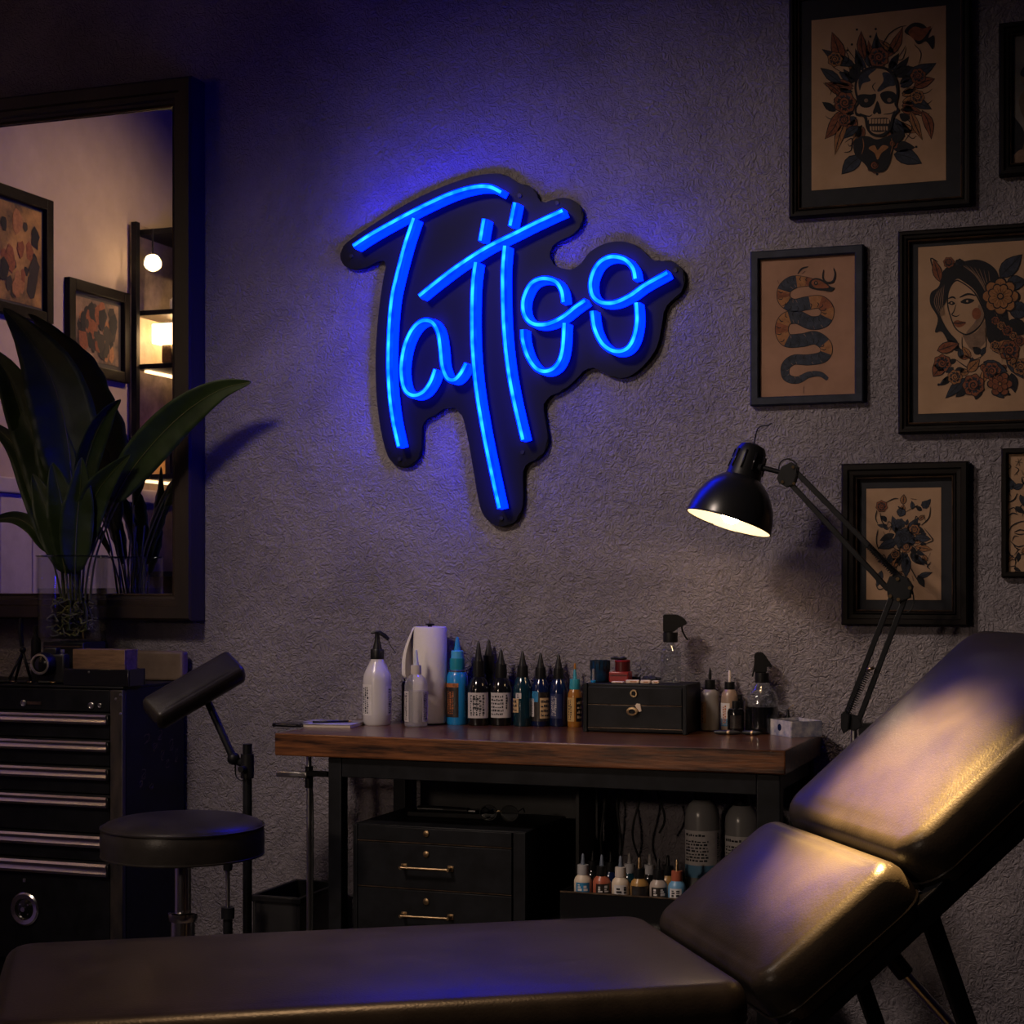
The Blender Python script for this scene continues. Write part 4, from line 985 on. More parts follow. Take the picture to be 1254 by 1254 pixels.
bottle('ink_jar', 'squat black ink jar in front of the white-nozzled bottle', 901, 897.5,
    [(0, 0), (9.2, 0), (10.2, 1.6), (10.2, 26), (9, 29.5), (6, 31), (0, 31)], m_blackink,
    [('cap', [(0, 30.5), (4.4, 30.5), (4.7, 32), (4.5, 39), (0, 39.4)], M_plastic)], [(10.3, 6, 22, -40, 40, m_dkimg, None)], cat='jar')
bottle('ink_bottle', 'slim black bottle standing behind the squat ink jar', 905.5, 890,
    [(0, 0), (5, 0), (5.4, 1), (5.4, 36), (3.8, 40), (0, 40)], m_blackink, [('cap', [(0, 39.5), (3.6, 39.5), (3.5, 45), (0, 45)], M_plastic)], [])
q, s_ = spot(933, 894.5, BT, .045); k = 1 / s_
trigger_bottle('spray bottle half full of black liquid near the right end of the bench', q, k,
    [(0, .6), (19, .6), (20.4, 2.2), (20.4, 40), (18.5, 48), (13, 55), (8.6, 60), (7.6, 66)], M_glass,
    ([(0, 2), (18.8, 2), (19.6, 3), (19.6, 33), (0, 33)], m_blackink),
    [(0, 62), (8.8, 62), (9, 63), (8.6, 74), (0, 74)], [(-9, 74), (-8, 82), (-9.5, 96), (-7.5, 99), (0, 99.5), (3, 97), (13, 82), (12.5, 80), (5, 83), (6, 74)], [(-8, 88), (-9.5, 78), (-11.5, 69)])
# open box
q, s_ = spot(963, 902, BT, .03); k = 1 / s_
m_wbox = mat('blue_white_box', (.5, .46, .47), .5, alt=(.10, .12, .24), vscale=34)
yo = P(941, 899, 0)
qa = PZ(942, 899, BT); qb = PZ(969, 903.5, BT); qc = PZ(989, 898, BT)
ex = (qb - qa); ey = (qc - qb); hh = 19.5 * k
t = thing('open_carton', 'open white and blue carton at the right end of the bench', 'carton', (qa + qc) / 2)
L_ = ex.length; W__ = .085; an = math.atan2(ex.y, ex.x); t.rotation_euler = (0, 0, 0)
ux = ex.normalized(); uy = Vector((-ux.y, ux.x, 0)); t.location = qa + ux * L_ / 2 + uy * W__ / 2; t.location.z = BT; t.rotation_euler = (0, 0, an)
b = MB(); w = .003
b.box((0, -W__ / 2, hh / 2), (L_, w, hh), bevel=.0006); b.box((0, W__ / 2, hh / 2), (L_, w, hh), bevel=.0006)
for s_ in (-1, 1): b.box((s_ * L_ / 2, 0, hh / 2), (w, W__, hh), bevel=.0006)
b.box((0, 0, .0015), (L_, W__, .003)); b.build('carton_walls', m_wbox, t)
MB().box((0, 0, hh * .78), (L_ - .005, W__ - .005, .002)).build('contents', M_rubber, t)
b = MB(); b.cyl((0, -W__ / 2 - .0016, hh * .55), (0, -W__ / 2 - .0022, hh * .55), .0085, n=20); b.build('round_emblem', m_navy, t)
q, s_ = spot(965, 893, BT, .02); t = thing('small_dropper', 'tiny black dropper with a wire loop behind the open carton', 'dropper', (q.x, q.y, BT))
MB().lathe([(0, 0), (.012, 0), (.012, .03), (.004, .045), (.0028, .058), (0, .06)], n=16).build('dropper_body', M_plastic, t); MB().tube([(0, 0, .058), (.006, 0, .066), (.014, 0, .07)], .001, 6).build('wire_loop', M_brass, t)
for i, (u, v, l, a, lb) in enumerate([(892, 900, .07, 2, 'dark tattoo pen lying at the bench edge in front of the ink jar'), (921, 900.5, .05, -6, 'short dark tattoo pen lying in front of the black spray bottle')]):
    q = PZ(u, v, BT); t = thing('tattoo_pen', lb, 'pen', (q.x, q.y, BT + .0062), rad(a), group='pens at the bench edge')
    MB().lathe([(0, -l / 2), (.004, -l / 2), (.006, -l * .3), (.006, l * .2), (.0035, l * .4), (.001, l / 2)], M=Matrix.Rotation(PI / 2, 3, 'Y'), n=14).build('pen_barrel', M_plastic, t)
    MB().lathe([(.0062, -l * .05), (.0066, 0), (.0062, l * .05)], M=Matrix.Rotation(PI / 2, 3, 'Y'), n=14).build('ring', M_brass, t)

# ---- notebook and black pen case at the left end
qa = PZ(368, 893.2, BT); qb = PZ(404, 894, BT); 
t = thing('sketchbook', 'pale sketchbook lying flat at the left end of the bench', 'book', PZ(404, 890, BT), rad(6))
t.location.y = -.22; t.location.x = P(406, 890, -.22).x
MB().box((0, 0, .0035), (.150, .13, .007), bevel=.0012).build('pages', mat('page_block', (.5, .42, .36), .8, bump=.4, bscale=300), t)
MB().box((0, 0, .0082), (.154, .134, .0022), bevel=.0008).build('cover', mat('pale_cover', (.42, .4, .42), .35, alt=(.12, .11, .12), vscale=9), t)
t = thing('pencil', 'thin pencil lying across the pale sketchbook', 'pencil', t.location + Vector((.01, -.02, .0124)), rad(35))
MB().cyl((-.05, 0, 0), (.045, 0, 0), .003, n=6).build('shaft', M_plastic, t); MB().cyl((.045, 0, 0), (.055, 0, 0), .003, .0006, n=6).build('tip', mat('pencil_wood', (.4, .25, .12), .7), t)
t = thing('pen_case', 'flat black case lying at the left corner of the bench, beside the sketchbook', 'case', (P(356, 890, -.28).x, -.28, BT), rad(-2))
MB().box((0, 0, .005), (.085, .05, .010), bevel=.003).build('case_body', M_gloss, t); MB().box((0, -.0252, .006), (.06, .0016, .0012)).build('zip', M_steel, t)

# ================================================================== UNDER THE BENCH, RIGHT BAY
ya = -.36
qa = P(685.6, 1090.7, ya); qb = P(843, 1101, ya)
rk = thing('bottle_rack', 'black open rack full of small ink bottles under the right side of the bench', 'rack', ((qa.x + qb.x) / 2, ya + .07, SHZ)); ro = rk.location
rt_ = qa.z - .002
x0, x1 = qa.x + .0, qb.x
b = MB(); b.box2((x0, ya, SHZ), (x1, ya + .004, rt_), bevel=.001); b.box2((x0, ya + .14, SHZ), (x1, ya + .144, rt_), bevel=.001); b.box2((x0, ya + .004, SHZ), (x0 + .004, ya + .14, rt_)); b.box2((x1 - .004, ya + .004, SHZ), (x1, ya + .14, rt_))
b.build('rack_walls', M_gloss, rk, ro)
MB().box2((x0, ya - .001, rt_ - .001), (x1, ya + .003, rt_ + .002)).build('worn_rim', m_edge, rk, ro)
MB().box2((x0 + .004, ya + .004, rt_ - .012), (x1 - .004, ya + .14, rt_ - .007)).build('rack_floor', M_gloss, rk, ro)
FZ = rt_ - .007
IG = 'small ink bottles in the rack under the bench'
def ink(u, y, body_m, cap_m, tip_m, lab, label, h=1.0, r=10.5):
    q = P(u, 1080, y); q.z = FZ; k = 1 / S(u, y); fa = face_angle(q)
    t = thing('small_ink_bottle', label, 'ink bottle', q, group=IG)
    MB().lathe([(a * k * r / 10.5, c * k * h) for a, c in [(0, 0), (10, 0), (11, 1.5), (11, 16), (9.5, 20), (7, 22.5), (6.4, 24), (0, 24)]], n=26).build('bottle_body', body_m, t)
    MB().lathe([(a * k * r / 10.5, c * k * h) for a, c in [(0, 23.5), (6.8, 23.5), (7.1, 25), (6.7, 35.5), (0, 36)]], n=20).build('cap', cap_m, t)
    MB().lathe([(a * k, c * k * h) for a, c in [(0, 35.5), (3, 35.5), (2.2, 42), (1.7, 48), (.8, 49), (0, 49)]], n=14).build('nozzle', tip_m, t)
    if lab:
        l = MB().patch(11 * k * r / 10.5 + .0004, 3 * k, 15 * k, lab[1], lab[2], fa).build('label', lab[0], t, fixn=False)
        marks(l, 11 * k * r / 10.5 + .0008, 5 * k, 13 * k, lab[1] + 10, lab[2] - 10, fa, lab[3] if len(lab) > 3 else m_print, 2, hash_(label), True)
    return t
m_ivory = mat('ivory_plastic', (.55, .46, .36), .4); m_coral = mat('coral_ink', (.34, .09, .05), .3); m_gold = mat('golden_ink', (.34, .19, .06), .28); m_greycap = mat('grey_cap', (.33, .32, .33), .4); m_tipblue = mat('slate_tip', (.10, .12, .16), .35); m_sky = mat('sky_ink', (.12, .28, .46), .35)
yi = ya + .03
ink(714, yi, m_ivory, m_greycap, m_tipblue, (m_bluelabel, -50, 45, M_label), 'ivory ink bottle with a blue label, leftmost in the rack')
ink(737, yi, m_coral, M_plastic, m_tipblue, (m_dkimg, -40, 60, M_label), 'coral ink bottle with a black cap, second from the left in the rack')
ink(760, yi, m_ivory, mat('cream_cap', (.5, .44, .4), .45), m_tipblue, (M_label, -45, 70), 'ivory ink bottle with a cream cap, in the middle of the front row')
ink(783, yi, m_gold, M_plastic, M_brass, (m_dkimg, -60, 70), 'golden ink bottle with a black cap, fourth from the left in the rack')
ink(806.5, yi, mat('stone_ink', (.36, .3, .26), .35), M_plastic, M_plastic, (m_dkimg, -50, 60, M_label), 'stone-grey ink bottle with a black cap, next to the light blue one')
ink(829, yi, m_sky, m_coral, M_brass, (M_label, -50, 30), 'light blue ink bottle with a coral cap, partly behind the chair pad')
for i, (u, m_, c_, lb) in enumerate([(726, m_blackink, M_plastic, 'black ink bottle in the back row behind the leftmost ivory bottle'), (748, m_navy, M_plastic, 'navy ink bottle in the back row behind the coral one'), (771, m_tealb, m_greycap, 'grey-capped dark bottle in the back row, just right of the cream cap'), (796, m_blackink, m_greycap, 'grey-capped black bottle in the back row by the golden ink'), (818, m_gold, M_plastic, 'golden bottle in the back row between stone and light blue')]):
    ink(u, ya + .105, m_, c_, c_, None, lb, .95)
# large bottles
m_bigb = mat('grey_translucent_jug', (.23, .225, .225), .25, spec=.6)
def big(u, y, top_v, lab, label):
    q = P(u, 1000, y); k = 1 / S(u, y); q.z = SHZ
    H_ = (P(u, top_v, y).z - SHZ) / k
    t = thing('large_bottle', label, 'bottle', q, group='large bottles under the bench'); fa = face_angle(q); r = 21
    MB().lathe([(a * k, c * k) for a, c in [(0, 0), (r - 2, 0), (r, 2.5), (r, H_ - 44), (r - 1.2, H_ - 36), (r - 5, H_ - 29), (12, H_ - 25), (11, H_ - 24), (0, H_ - 24)]], n=32).build('bottle_body', m_bigb, t)
    MB().lathe([(a * k, c * k) for a, c in [(0, H_ - 25), (10.5, H_ - 25), (10.8, H_ - 23), (10.2, H_ - 10), (5, H_ - 9), (3.5, H_), (0, H_)]], n=22).build('cap', M_plastic, t)
    l = MB().patch(r * k + .0004, (H_ - 117) * k, (H_ - 60) * k, *lab, fa, n=14).build('label', M_label, t, fixn=False)
    marks(l, r * k + .0009, (H_ - 98) * k, (H_ - 71) * k, lab[0] + 12, lab[0] + (lab[1] - lab[0]) * .6, fa, m_print, 7, int(u))
    marks(l, r * k + .0009, (H_ - 68) * k, (H_ - 62) * k, lab[0] + 12, lab[0] + (lab[1] - lab[0]) * .55, fa, m_print, 1, int(u) + 1)
    marks(l, r * k + .0009, (H_ - 98) * k, (H_ - 63) * k, lab[1] - 30, lab[1] - 6, fa, m_print, 2, int(u) + 2, True)
    MB().patch(r * k + .0007, (H_ - 117) * k, (H_ - 102) * k, lab[0], lab[1], fa, n=14).build('blue_band', m_sky, l, fixn=False)
big(860, -.17, 955, (-78, 86), 'large grey bottle with a white printed label, left one of two under the bench')
big(909, -.15, 962, (-80, 60), 'large grey bottle right of the other, mostly behind the chair pad')
# ================================================================== STEEL TOOL CABINET
yf = -.336
CT = P(150, 843, yf).z; cX1 = P(150, 900, yf).x; cX0 = -3.62
cab = thing('tool_cabinet', 'tall black steel tool cabinet with chrome drawer pulls at the left edge', 'tool cabinet', ((cX0 + cX1) / 2, yf / 2, 0)); cbo = cab.location
b = MB(); b.box2((cX0, yf + .016, 0), (cX1, -.02, CT - .003), bevel=.004); b.build('body', M_blackmetal, cab, cbo)
MB().box2((cX0, yf + .002, CT - .004), (cX1 + .001, -.02, CT + .004), bevel=.003).build('top_plate', M_blackmetal, cab, cbo)
stx = P(134.5, 900, yf).x
m_postedge = mat('worn_post', (.055, .042, .035), .4, alt=(.012, .012, .013), vscale=22, stretch=(1, 1, .3))
MB().box2((stx, yf, .06), (cX1, yf + .0165, CT - .005), bevel=.003).build('corner_post', m_postedge, cab, cbo)
MB().box2((cX0, yf, .06), (cX0 + .03, yf + .0165, CT - .005), bevel=.003).build('corner_post', m_postedge, cab, cbo)
bars = [(875.6, 887.8), (908.7, 921), (942, 955.6), (976.4, 989.5), (1024.7, 1039), (1058.6, 1074)]
zt = lambda v: P(131, v, yf).z
MB().box2((cX0 + .03, yf + .003, zt(872)), (stx - .002, yf + .016, CT - .006), bevel=.002).build('top_panel', M_blackmetal, cab, cbo)
dxe = P(131.5, 900, yf).x
edges = [zt(v) for v in (873, 906, 939.5, 973.5, 1022, 1056, 1185)]
for i, (va, vb_) in enumerate(bars):
    d = MB().box2((cX0 + .032, yf + .004, edges[i + 1] + .002), (stx - .003, yf + .016, edges[i] - .002), bevel=.002).build('drawer', M_blackmetal, cab, cbo)
    za, zb = zt(va), zt(vb_); zm = (za + zb) / 2; hh = (za - zb) / 2
    b = MB()
    prof = [(-hh, 0), (-hh, .010), (-hh * .55, .014), (-hh * .1, .010), (hh * .15, .010), (hh * .6, .015), (hh, .011), (hh, 0)]
    A0 = [b.bm.verts.new((cX0 + .04, yf + .004 - o_, zm + h_)) for h_, o_ in prof]; A1 = [b.bm.verts.new((dxe, yf + .004 - o_, zm + h_)) for h_, o_ in prof]
    b.bridge(A0, A1); b.cap(A0, True); b.cap(A1)
    b.build('pull_bar', M_chrome, d, cbo)
    MB().box2((dxe, yf - .009, zm - hh), (dxe + .007, yf + .005, zm + hh), bevel=.002).build('end_cap', M_gloss, d, cbo)
ry_ = Matrix.Rotation(PI / 2, 3, 'X')
for u, v, r in ((29, 861, .009), (112, 864, .009), (122.5, 864, .006)):
    q = P(u, v, yf + .003); MB().lathe([(0, .003), (r * .45, .003), (r * .5, .001), (r * .75, .001), (r * .8, .004), (r, .003), (r, 0)], (q.x, q.y, q.z), ry_, 20).build('lock', M_steel, cab, cbo)
MB().box2((P(33, 861, yf).x, yf + .001, P(33, 862.5, yf).z), (P(50, 861, yf).x, yf + .004, P(33, 859, yf).z)).build('name_strip', m_edge, cab, cbo)
for u, v in ((142, 856), (147.5, 874), (157, 851)):
    q = P(u, v, yf); MB().lathe([(0, .0025), (.003, .002), (.0042, 0)], (min(q.x, cX1 - .006), yf, q.z), ry_, 12).build('rivet', M_steel, cab, cbo)
q = P(31, 1113, yf + .004); kk = 1 / S(31, yf); 
dl = MB().lathe([(20 * kk, 0), (20.5 * kk, .004), (18.5 * kk, .008), (13.5 * kk, .006), (13 * kk, .001), (0, .001)], (q.x, q.y, q.z), ry_, 40).build('round_dial', M_chrome, cab, cbo)
MB().lathe([(12.8 * kk, .0015), (10 * kk, .004), (4 * kk, .009), (0, .0095)], (q.x, q.y, q.z), ry_, 30).build('dial_boss', M_gloss, dl, cbo)
b = MB()
for i in range(4):
    a = PI * i / 2 + PI / 4; b.cyl((q.x + 8 * kk * math.cos(a), q.y - .004, q.z + 8 * kk * math.sin(a)), (q.x + 8 * kk * math.cos(a), q.y - .0075, q.z + 8 * kk * math.sin(a)), .0022, n=10)
b.cyl((q.x, q.y - .009, q.z), (q.x, q.y - .013, q.z), 3 * kk, n=14); b.build('dial_screws', M_chrome, dl, cbo)
q = P(30, 1078, yf + .004); MB().box((q.x, q.y - .001, q.z), (.008, .003, .010), bevel=.001).build('keyhole_plate', M_steel, cab, cbo)
# scratched floral decal on the side of the cabinet
b = MB(); rr = random.Random(11); X_ = cX1 + .0008
m_decal = mat('worn_decal', (.11, .075, .045), .5, var=.6, vscale=60)
def side_pt(u, v):
    rx, ry = ray(u); d = X_ / rx; y = CAM.y + ry * d
    return Vector((X_, y, CAM.z - (v - HOR) / F * d))
for (u, v, w, h) in [(180, 905, 8, 12), (190, 915, 6, 10), (199, 925, 5, 12), (205, 935, 5, 10), (176, 948, 6, 12), (185, 962, 6, 9), (196, 900, 6, 12), (210, 912, 5, 14), (216, 925, 4, 16), (173, 960, 4, 8)]:
    for j in range(3):
        a0 = rr.random() * 6.28; pts = [side_pt(u + w * .5 * math.cos(a0 + t * (2 + j)) * (1 - t * .1), v + h * .5 * math.sin(a0 + t * 2.2)) for t in [i * .18 for i in range(11)]]
        prev = None
        for p in pts:
            cur = [b.bm.verts.new(p + Vector((0, 0, .0012))), b.bm.verts.new(p - Vector((0, 0, .0012)))]
            if prev: b.face([prev[0], cur[0], cur[1], prev[1]])
            prev = cur
b.build('floral_decal', m_decal, cab, cbo, fixn=False)
TOPZ = CT + .0042

# ---- things on the cabinet
vy = -.19
vq = P(88.5, 785, vy); vz = vq.z; vk = 1 / S(88.5, vy)
t = thing('riser_block', 'black low block carrying the glass vase of leaves on the tool cabinet', 'stand', (vq.x, vy + .01, TOPZ))
MB().box((0, 0, (vz - TOPZ - .0012) / 2), (58 * vk, .11, vz - TOPZ - .0012), bevel=.004).build('block', M_black, t)
MB().box((0, -.0555, (vz - TOPZ) * .88), (56 * vk, .003, .003)).build('edge_line', m_edge, t)
vase = thing('glass_vase', 'clear glass cylinder vase of water and roots with tall green leaves', 'vase', (vq.x, vy, vz))
Rv = 43 * vk; Hv = 104 * vk
m_vase = thin_glass('vase_glass', (.93, .94, .94), .03, 1.5, limit=.22)
MB().lathe([(0, 0), (Rv * .92, 0), (Rv, .01), (Rv, Hv - .002), (Rv - .002, Hv), (Rv - .0035, Hv - .002), (Rv - .004, .014), (Rv * .9, .009), (0, .009)], n=48).build('glass_wall', m_vase, vase)
m_rim = thin_glass('vase_rim_glass', (.55, .6, .6), .03, 2.2)
b = MB(); b.tube([(Rv * math.cos(2 * PI * i / 48) * .99, Rv * math.sin(2 * PI * i / 48) * .99, Hv) for i in range(49)], .0022, 6, caps=False); b.build('rim', m_rim, vase)
MB().lathe([(0, .0095), (Rv - .006, .0095), (Rv - .005, .016), (Rv - .005, Hv * .62), (0, Hv * .62)], n=40).build('water', thin_glass('dim_water', (.86, .88, .82), .02, 1.2), vase)
m_leaf = mat('dark_green_leaf', (.026, .046, .013), .48, spec=.35, alt=(.014, .026, .008), vscale=11, bump=.15, bscale=60)
m_stem = mat('green_stem', (.06, .085, .022), .45, alt=(.11, .10, .035), vscale=14)
m_root = mat('pale_root', (.34, .30, .11), .55, alt=(.09, .11, .035), vscale=30)
plant = thing('leafy_plant', 'lush dark green plant with long pointed leaves standing in the glass vase', 'plant', (vq.x, vy, vz + .03)); po = plant.location
def leafmesh(path, hwpx, yoff, t0, fold=.35, wav=.05, ph=0.0, twist=0.0, stem_r=.0032):
    """path: pixel midrib from the vase to the tip; yoff: depths along the path"""
    pts = cat_rom([Vector((a, c)) for a, c in path], 8); n = len(pts); W3 = []
    for i, p in enumerate(pts):
        q = i / (n - 1); y = vy + yoff[0] + (yoff[1] - yoff[0]) * q
        W3.append(P(p.x, p.y, y))
    i0 = int(t0 * (n - 1))
    s = MB(); s.tube(W3[:i0 + 2], [stem_r * (1.15 - .5 * i / max(1, i0 + 1)) for i in range(len(W3[:i0 + 2]))], 7)
    root_ = s.build('leaf_stem', m_stem, plant, po)
    b = MB(); prev = None; m = n - 1 - i0; K = 8
    vd = (CAM - W3[n // 2]).normalized()
    for i in range(i0, n):
        q = (i - i0) / m; p = W3[i]; tt = (W3[min(i + 1, n - 1)] - W3[max(i - 1, 0)]).normalized()
        nn = tt.cross(vd).normalized(); up = nn.cross(tt).normalized()
        if twist: 
            R_ = Matrix.Rotation(twist * (.4 + .6 * q), 3, tt); nn = R_ @ nn; up = R_ @ up
        wpx = hwpx * (math.sin(PI * min(1, q ** .72 * .98 + .02)) ** .68) * (1 - .45 * q ** 5)
        w = max(.0006, wpx / S(88, p.y))
        row = []
        for j in range(K + 1):
            f = j / K * 2 - 1
            z = fold * w * abs(f) ** 1.3 + wav * w * math.sin(q * 17 + ph + f * 2.0) * abs(f) + .03 * w * math.sin(q * 60) * abs(f)
            row.append(b.bm.verts.new(p + nn * w * f * (1 - .1 * fold) + up * z))
        if prev:
            for j in range(K): b.face([prev[j], prev[j + 1], row[j + 1], row[j]])
        prev = row
    o = b.build('leaf', m_leaf, plant, po, fixn=False)
    for pl in o.data.polygons: pl.use_smooth = True
    o.data.attributes.remove(o.data.attributes['sharp_edge']) if 'sharp_edge' in o.data.attributes else None
    o.modifiers.new('sol', 'SOLIDIFY').thickness = .0008
    b = MB(); mid = W3[i0:]; b.tube([p + (CAM - p).normalized() * .0006 for p in mid], [.0019 * (1 - .85 * i / len(mid)) for i in range(len(mid))], 6)
    b.build('midrib', m_stem, o, po)
LV = [  # path, half width px, depth offsets, blade start
 ([(104, 735), (110, 690), (128, 640), (152, 590), (184, 547), (224, 507), (268, 478), (308, 467.5)], 24, (.0, .03), .36, .25, .05, 0.3, 0),
 ([(96, 740), (94, 690), (91, 640), (87, 580), (82, 535), (72, 490), (57, 450), (34, 412), (4, 377)], 41, (.015, .085), .30, .3, .06, 1.2, 0),
 ([(100, 735), (103, 680), (100, 620), (104, 575), (116, 535), (132, 505), (148, 489)], 16, (.02, .0), .36, .55, .05, 2.0, .3),
 ([(84, 735), (80, 690), (71, 635), (58, 580), (40, 530), (18, 490), (-12, 455)], 30, (-.0, .05), .27, .3, .06, 0.8, 0),
 ([(78, 735), (74, 690), (62, 640), (44, 590), (22, 550), (-14, 515)], 24, (-.02, .03), .22, .4, .05, 3.0, 0),
 ([(76, 735), (66, 692), (52, 664), (38, 644), (14, 634), (-22, 640)], 11, (-.01, -.0), .30, .5, .05, .2, .2),
 ([(98, 735), (99, 690), (104, 645), (118, 605), (138, 578), (160, 556)], 19, (-.02, -.03), .22, .35, .06, 1.0, 0),
 ([(80, 735), (72, 660), (52, 590), (30, 520), (10, 460), (-16, 425)], 22, (.01, .05), .42, .4, .05, 2.2, .2),
 ([(88, 735), (88, 690), (84, 640), (76, 590), (66, 550), (58, 510), (52, 470)], 26, (.02, .05), .3, .3, .05, 2.6, -.1),
 ([(110, 735), (118, 680), (140, 625), (166, 580), (200, 540), (236, 508)], 9, (.02, .05), .5, .4, .04, .6, .5),
 ([(92, 735), (92, 690), (94, 640), (98, 600), (100, 560)], 21, (-.04, -.06), .2, .3, .06, 1.7, 0),
 ([(84, 735), (78, 690), (66, 650), (52, 610), (40, 580)], 20, (-.05, -.05), .2, .3, .06, .4, 0),
 ([(88, 735), (86, 690), (80, 640), (72, 600), (64, 566)], 22, (-.03, -.05), .2, .3, .06, 2.4, 0),
]
for L in LV: leafmesh(*L)
rr = random.Random(21)
for i in range(10):
    a = rr.random() * 6.28; r0 = rr.uniform(.01, Rv * .6); tx = rr.uniform(-.03, .03)
    pts = [Vector((r0 * math.cos(a), r0 * math.sin(a), 0.0)) , Vector((r0 * math.cos(a) * .9 + tx * .3, r0 * math.sin(a) * .8, .06)), Vector((tx, rr.uniform(-.02, .02), .13)), Vector((tx * 1.4, rr.uniform(-.03, .02), Hv + rr.uniform(.0, .08)))]
    MB().tube(cat_rom(pts, 5), .0028, 6).build('stalk', m_stem, plant)
b = MB()
for i in range(46):
    a = rr.random() * 6.28; r0 = rr.uniform(.0, Rv * .72); p = Vector((r0 * math.cos(a), r0 * math.sin(a), rr.uniform(.0, .09))); pts = [p.copy()]
    for j in range(5):
        p = p + Vector((rr.uniform(-.016, .016), rr.uniform(-.016, .016), rr.uniform(-.016, .010)))
        if Vector((p.x, p.y)).length > Rv * .86: p.x *= .8; p.y *= .8
        p.z = max(-.015, p.z); pts.append(p.copy())
    b.tube(cat_rom(pts, 3), [.0022] * 13 + [.0012] * 3 if len(cat_rom(pts, 3)) == 16 else .0018, 5)
o = b.build('roots', m_root, plant); o['kind'] = 'stuff'

# film camera
q = P(56, 813, -.30); kk = 1 / S(56, -.30); cz = q.z
t = thing('film_camera', 'old black camera with a pale lens ring standing before the vase on the cabinet', 'camera', (q.x, -.292, TOPZ), rad(4))
MB().box((4 * kk, .012, 19 * kk), (40 * kk, .032, 36 * kk), bevel=.006).build('camera_body', M_black, t)
MB().box((4 * kk, .012, 40 * kk), (17 * kk, .028, 9 * kk), bevel=.004).build('viewfinder_hump', M_black, t)
lzc = cz - TOPZ
MB().lathe([(14.5 * kk, 0), (14.5 * kk, .02), (12.2 * kk, .032)], (-1 * kk, -.004, lzc), ry_, 32).build('lens_barrel', M_plastic, t)
b = MB().lathe([(12.6 * kk, .030), (12.6 * kk, .0335), (10.6 * kk, .0345), (9.6 * kk, .031)], (-1 * kk, -.004, lzc), ry_, 32).build('lens_ring', mat('worn_ring', (.34, .3, .27), .35, metal=.7, var=.4, vscale=50), t)
MB().lathe([(9.8 * kk, .028), (6 * kk, .031), (0, .0325)], (-1 * kk, -.004, lzc), ry_, 28).build('front_element', M_gloss, t)
MB().cyl((18 * kk, .01, 38 * kk), (18 * kk, .01, 42 * kk), .006).build('shutter_button', M_steel, t)
# small tripod
q = P(20, 835, -.26)
t = thing('mini_tripod', 'slim black folding tripod standing upright at the far left on the cabinet', 'tripod', (q.x, -.25, TOPZ))
w = lambda u, v, y: P(u, v, y) - Vector((q.x, -.25, TOPZ))
MB().tube([w(25.5, 757, -.25), w(25, 775, -.25), w(27, 792, -.25)], [.004, .0075, .006], 10).build('handle', M_plastic, t)
MB().sphere(w(28, 796, -.25), .009).build('ball_joint', M_blackmetal, t)
for k, (u, y) in enumerate(((10, -.29), (19, -.20), (38, -.235))):
    e = w(u, 830, y); e.z = .004
    MB().tube([w(28, 798, -.25), e], .0042, 8).build('leg', M_blackmetal, t)
# keys / scraps
for i, (u, v, lb) in enumerate([(8, 842, 'short dark tool lying at the far left of the cabinet top'), (30, 842.5, 'small brass-ended tool lying below the mini tripod'), (57, 841, 'small worn metal tool lying below the camera lens')]):
    y = -.315; q = P(u, v, y)
    t = thing('hand_tool', lb, 'tool', (q.x, y, TOPZ + .0055), rad((5, -8, 14)[i]), group='small tools on the cabinet edge')
    MB().tube([(-.022, 0, 0), (.01, 0, 0)], [.005, .0045], 10).build('tool_handle', M_plastic, t); MB().tube([(.01, 0, 0), (.027, 0, 0)], [.0028, .0022], 8).build('tool_end', M_brass, t)
# wooden box in black tray
ty = -.290
q = P(128, 836, ty); kk = 1 / S(128, ty)
t = thing('black_tray', 'black round-cornered tray on the cabinet holding the wooden box', 'tray', (q.x, ty, TOPZ))
hT = P(128, 819.5, ty - .04).z - TOPZ
b = MB(); L_, D_ = 92 * kk, .085
b.box((0, 0, .003), (L_ * .94, D_ * .94, .006), bevel=.002); 
for s_ in (-1, 1):
    b.box((0, s_ * (D_ / 2 - .003), hT / 2), (L_, .006, hT), bevel=.002); b.box((s_ * (L_ / 2 - .003), 0, hT / 2), (.006, D_ - .013, hT), bevel=.002)
b.build('tray_body', M_gloss, t); q2 = P(109, 823, ty - D_ / 2); MB().sphere(q2 - t.location, .003).build('stud', M_steel, t)
m_box = wood('pale_worn_wood', (.085, .045, .024), (.20, .115, .06), .55, (2, 10, 14), 0)
bz = P(128, 795.5, ty - .03).z
t = thing('wooden_box', 'small brown wooden box sitting in the black tray beside the vase', 'box', (q.x + .002, ty, TOPZ + .0065))
hB = bz - TOPZ - .0065
b = MB(); L_, D_ = 74 * kk, .064
b.box((0, 0, .003), (L_, D_, .006), bevel=.001)
for s_ in (-1, 1):
    b.box((0, s_ * (D_ / 2 - .004), hB / 2), (L_, .008, hB), bevel=.0015); b.box((s_ * (L_ / 2 - .004), 0, hB / 2), (.008, D_ - .017, hB), bevel=.0015)
b.build('box_body', m_box, t); MB().box((0, 0, hB - .003), (L_ - .018, D_ - .018, .004)).build('inner_lid', m_box, t)
yb2 = -.055; qa = P(138, 836, yb2); qb = P(224, 797.5, yb2)
t = thing('wooden_block', 'pale wooden block standing against the wall behind the tray', 'block', ((qa.x + qb.x) / 2, -.04, TOPZ))
qb_ = min(qb.x, cX1 - .002); 
MB().box((0, 0, (qb.z - TOPZ) / 2), (abs(qb.x - qa.x), .034, qb.z - TOPZ), bevel=.008).build('block', mat('dusty_wood', (.155, .11, .08), .7, alt=(.11, .075, .055), vscale=14, bump=.2, bscale=60), t)
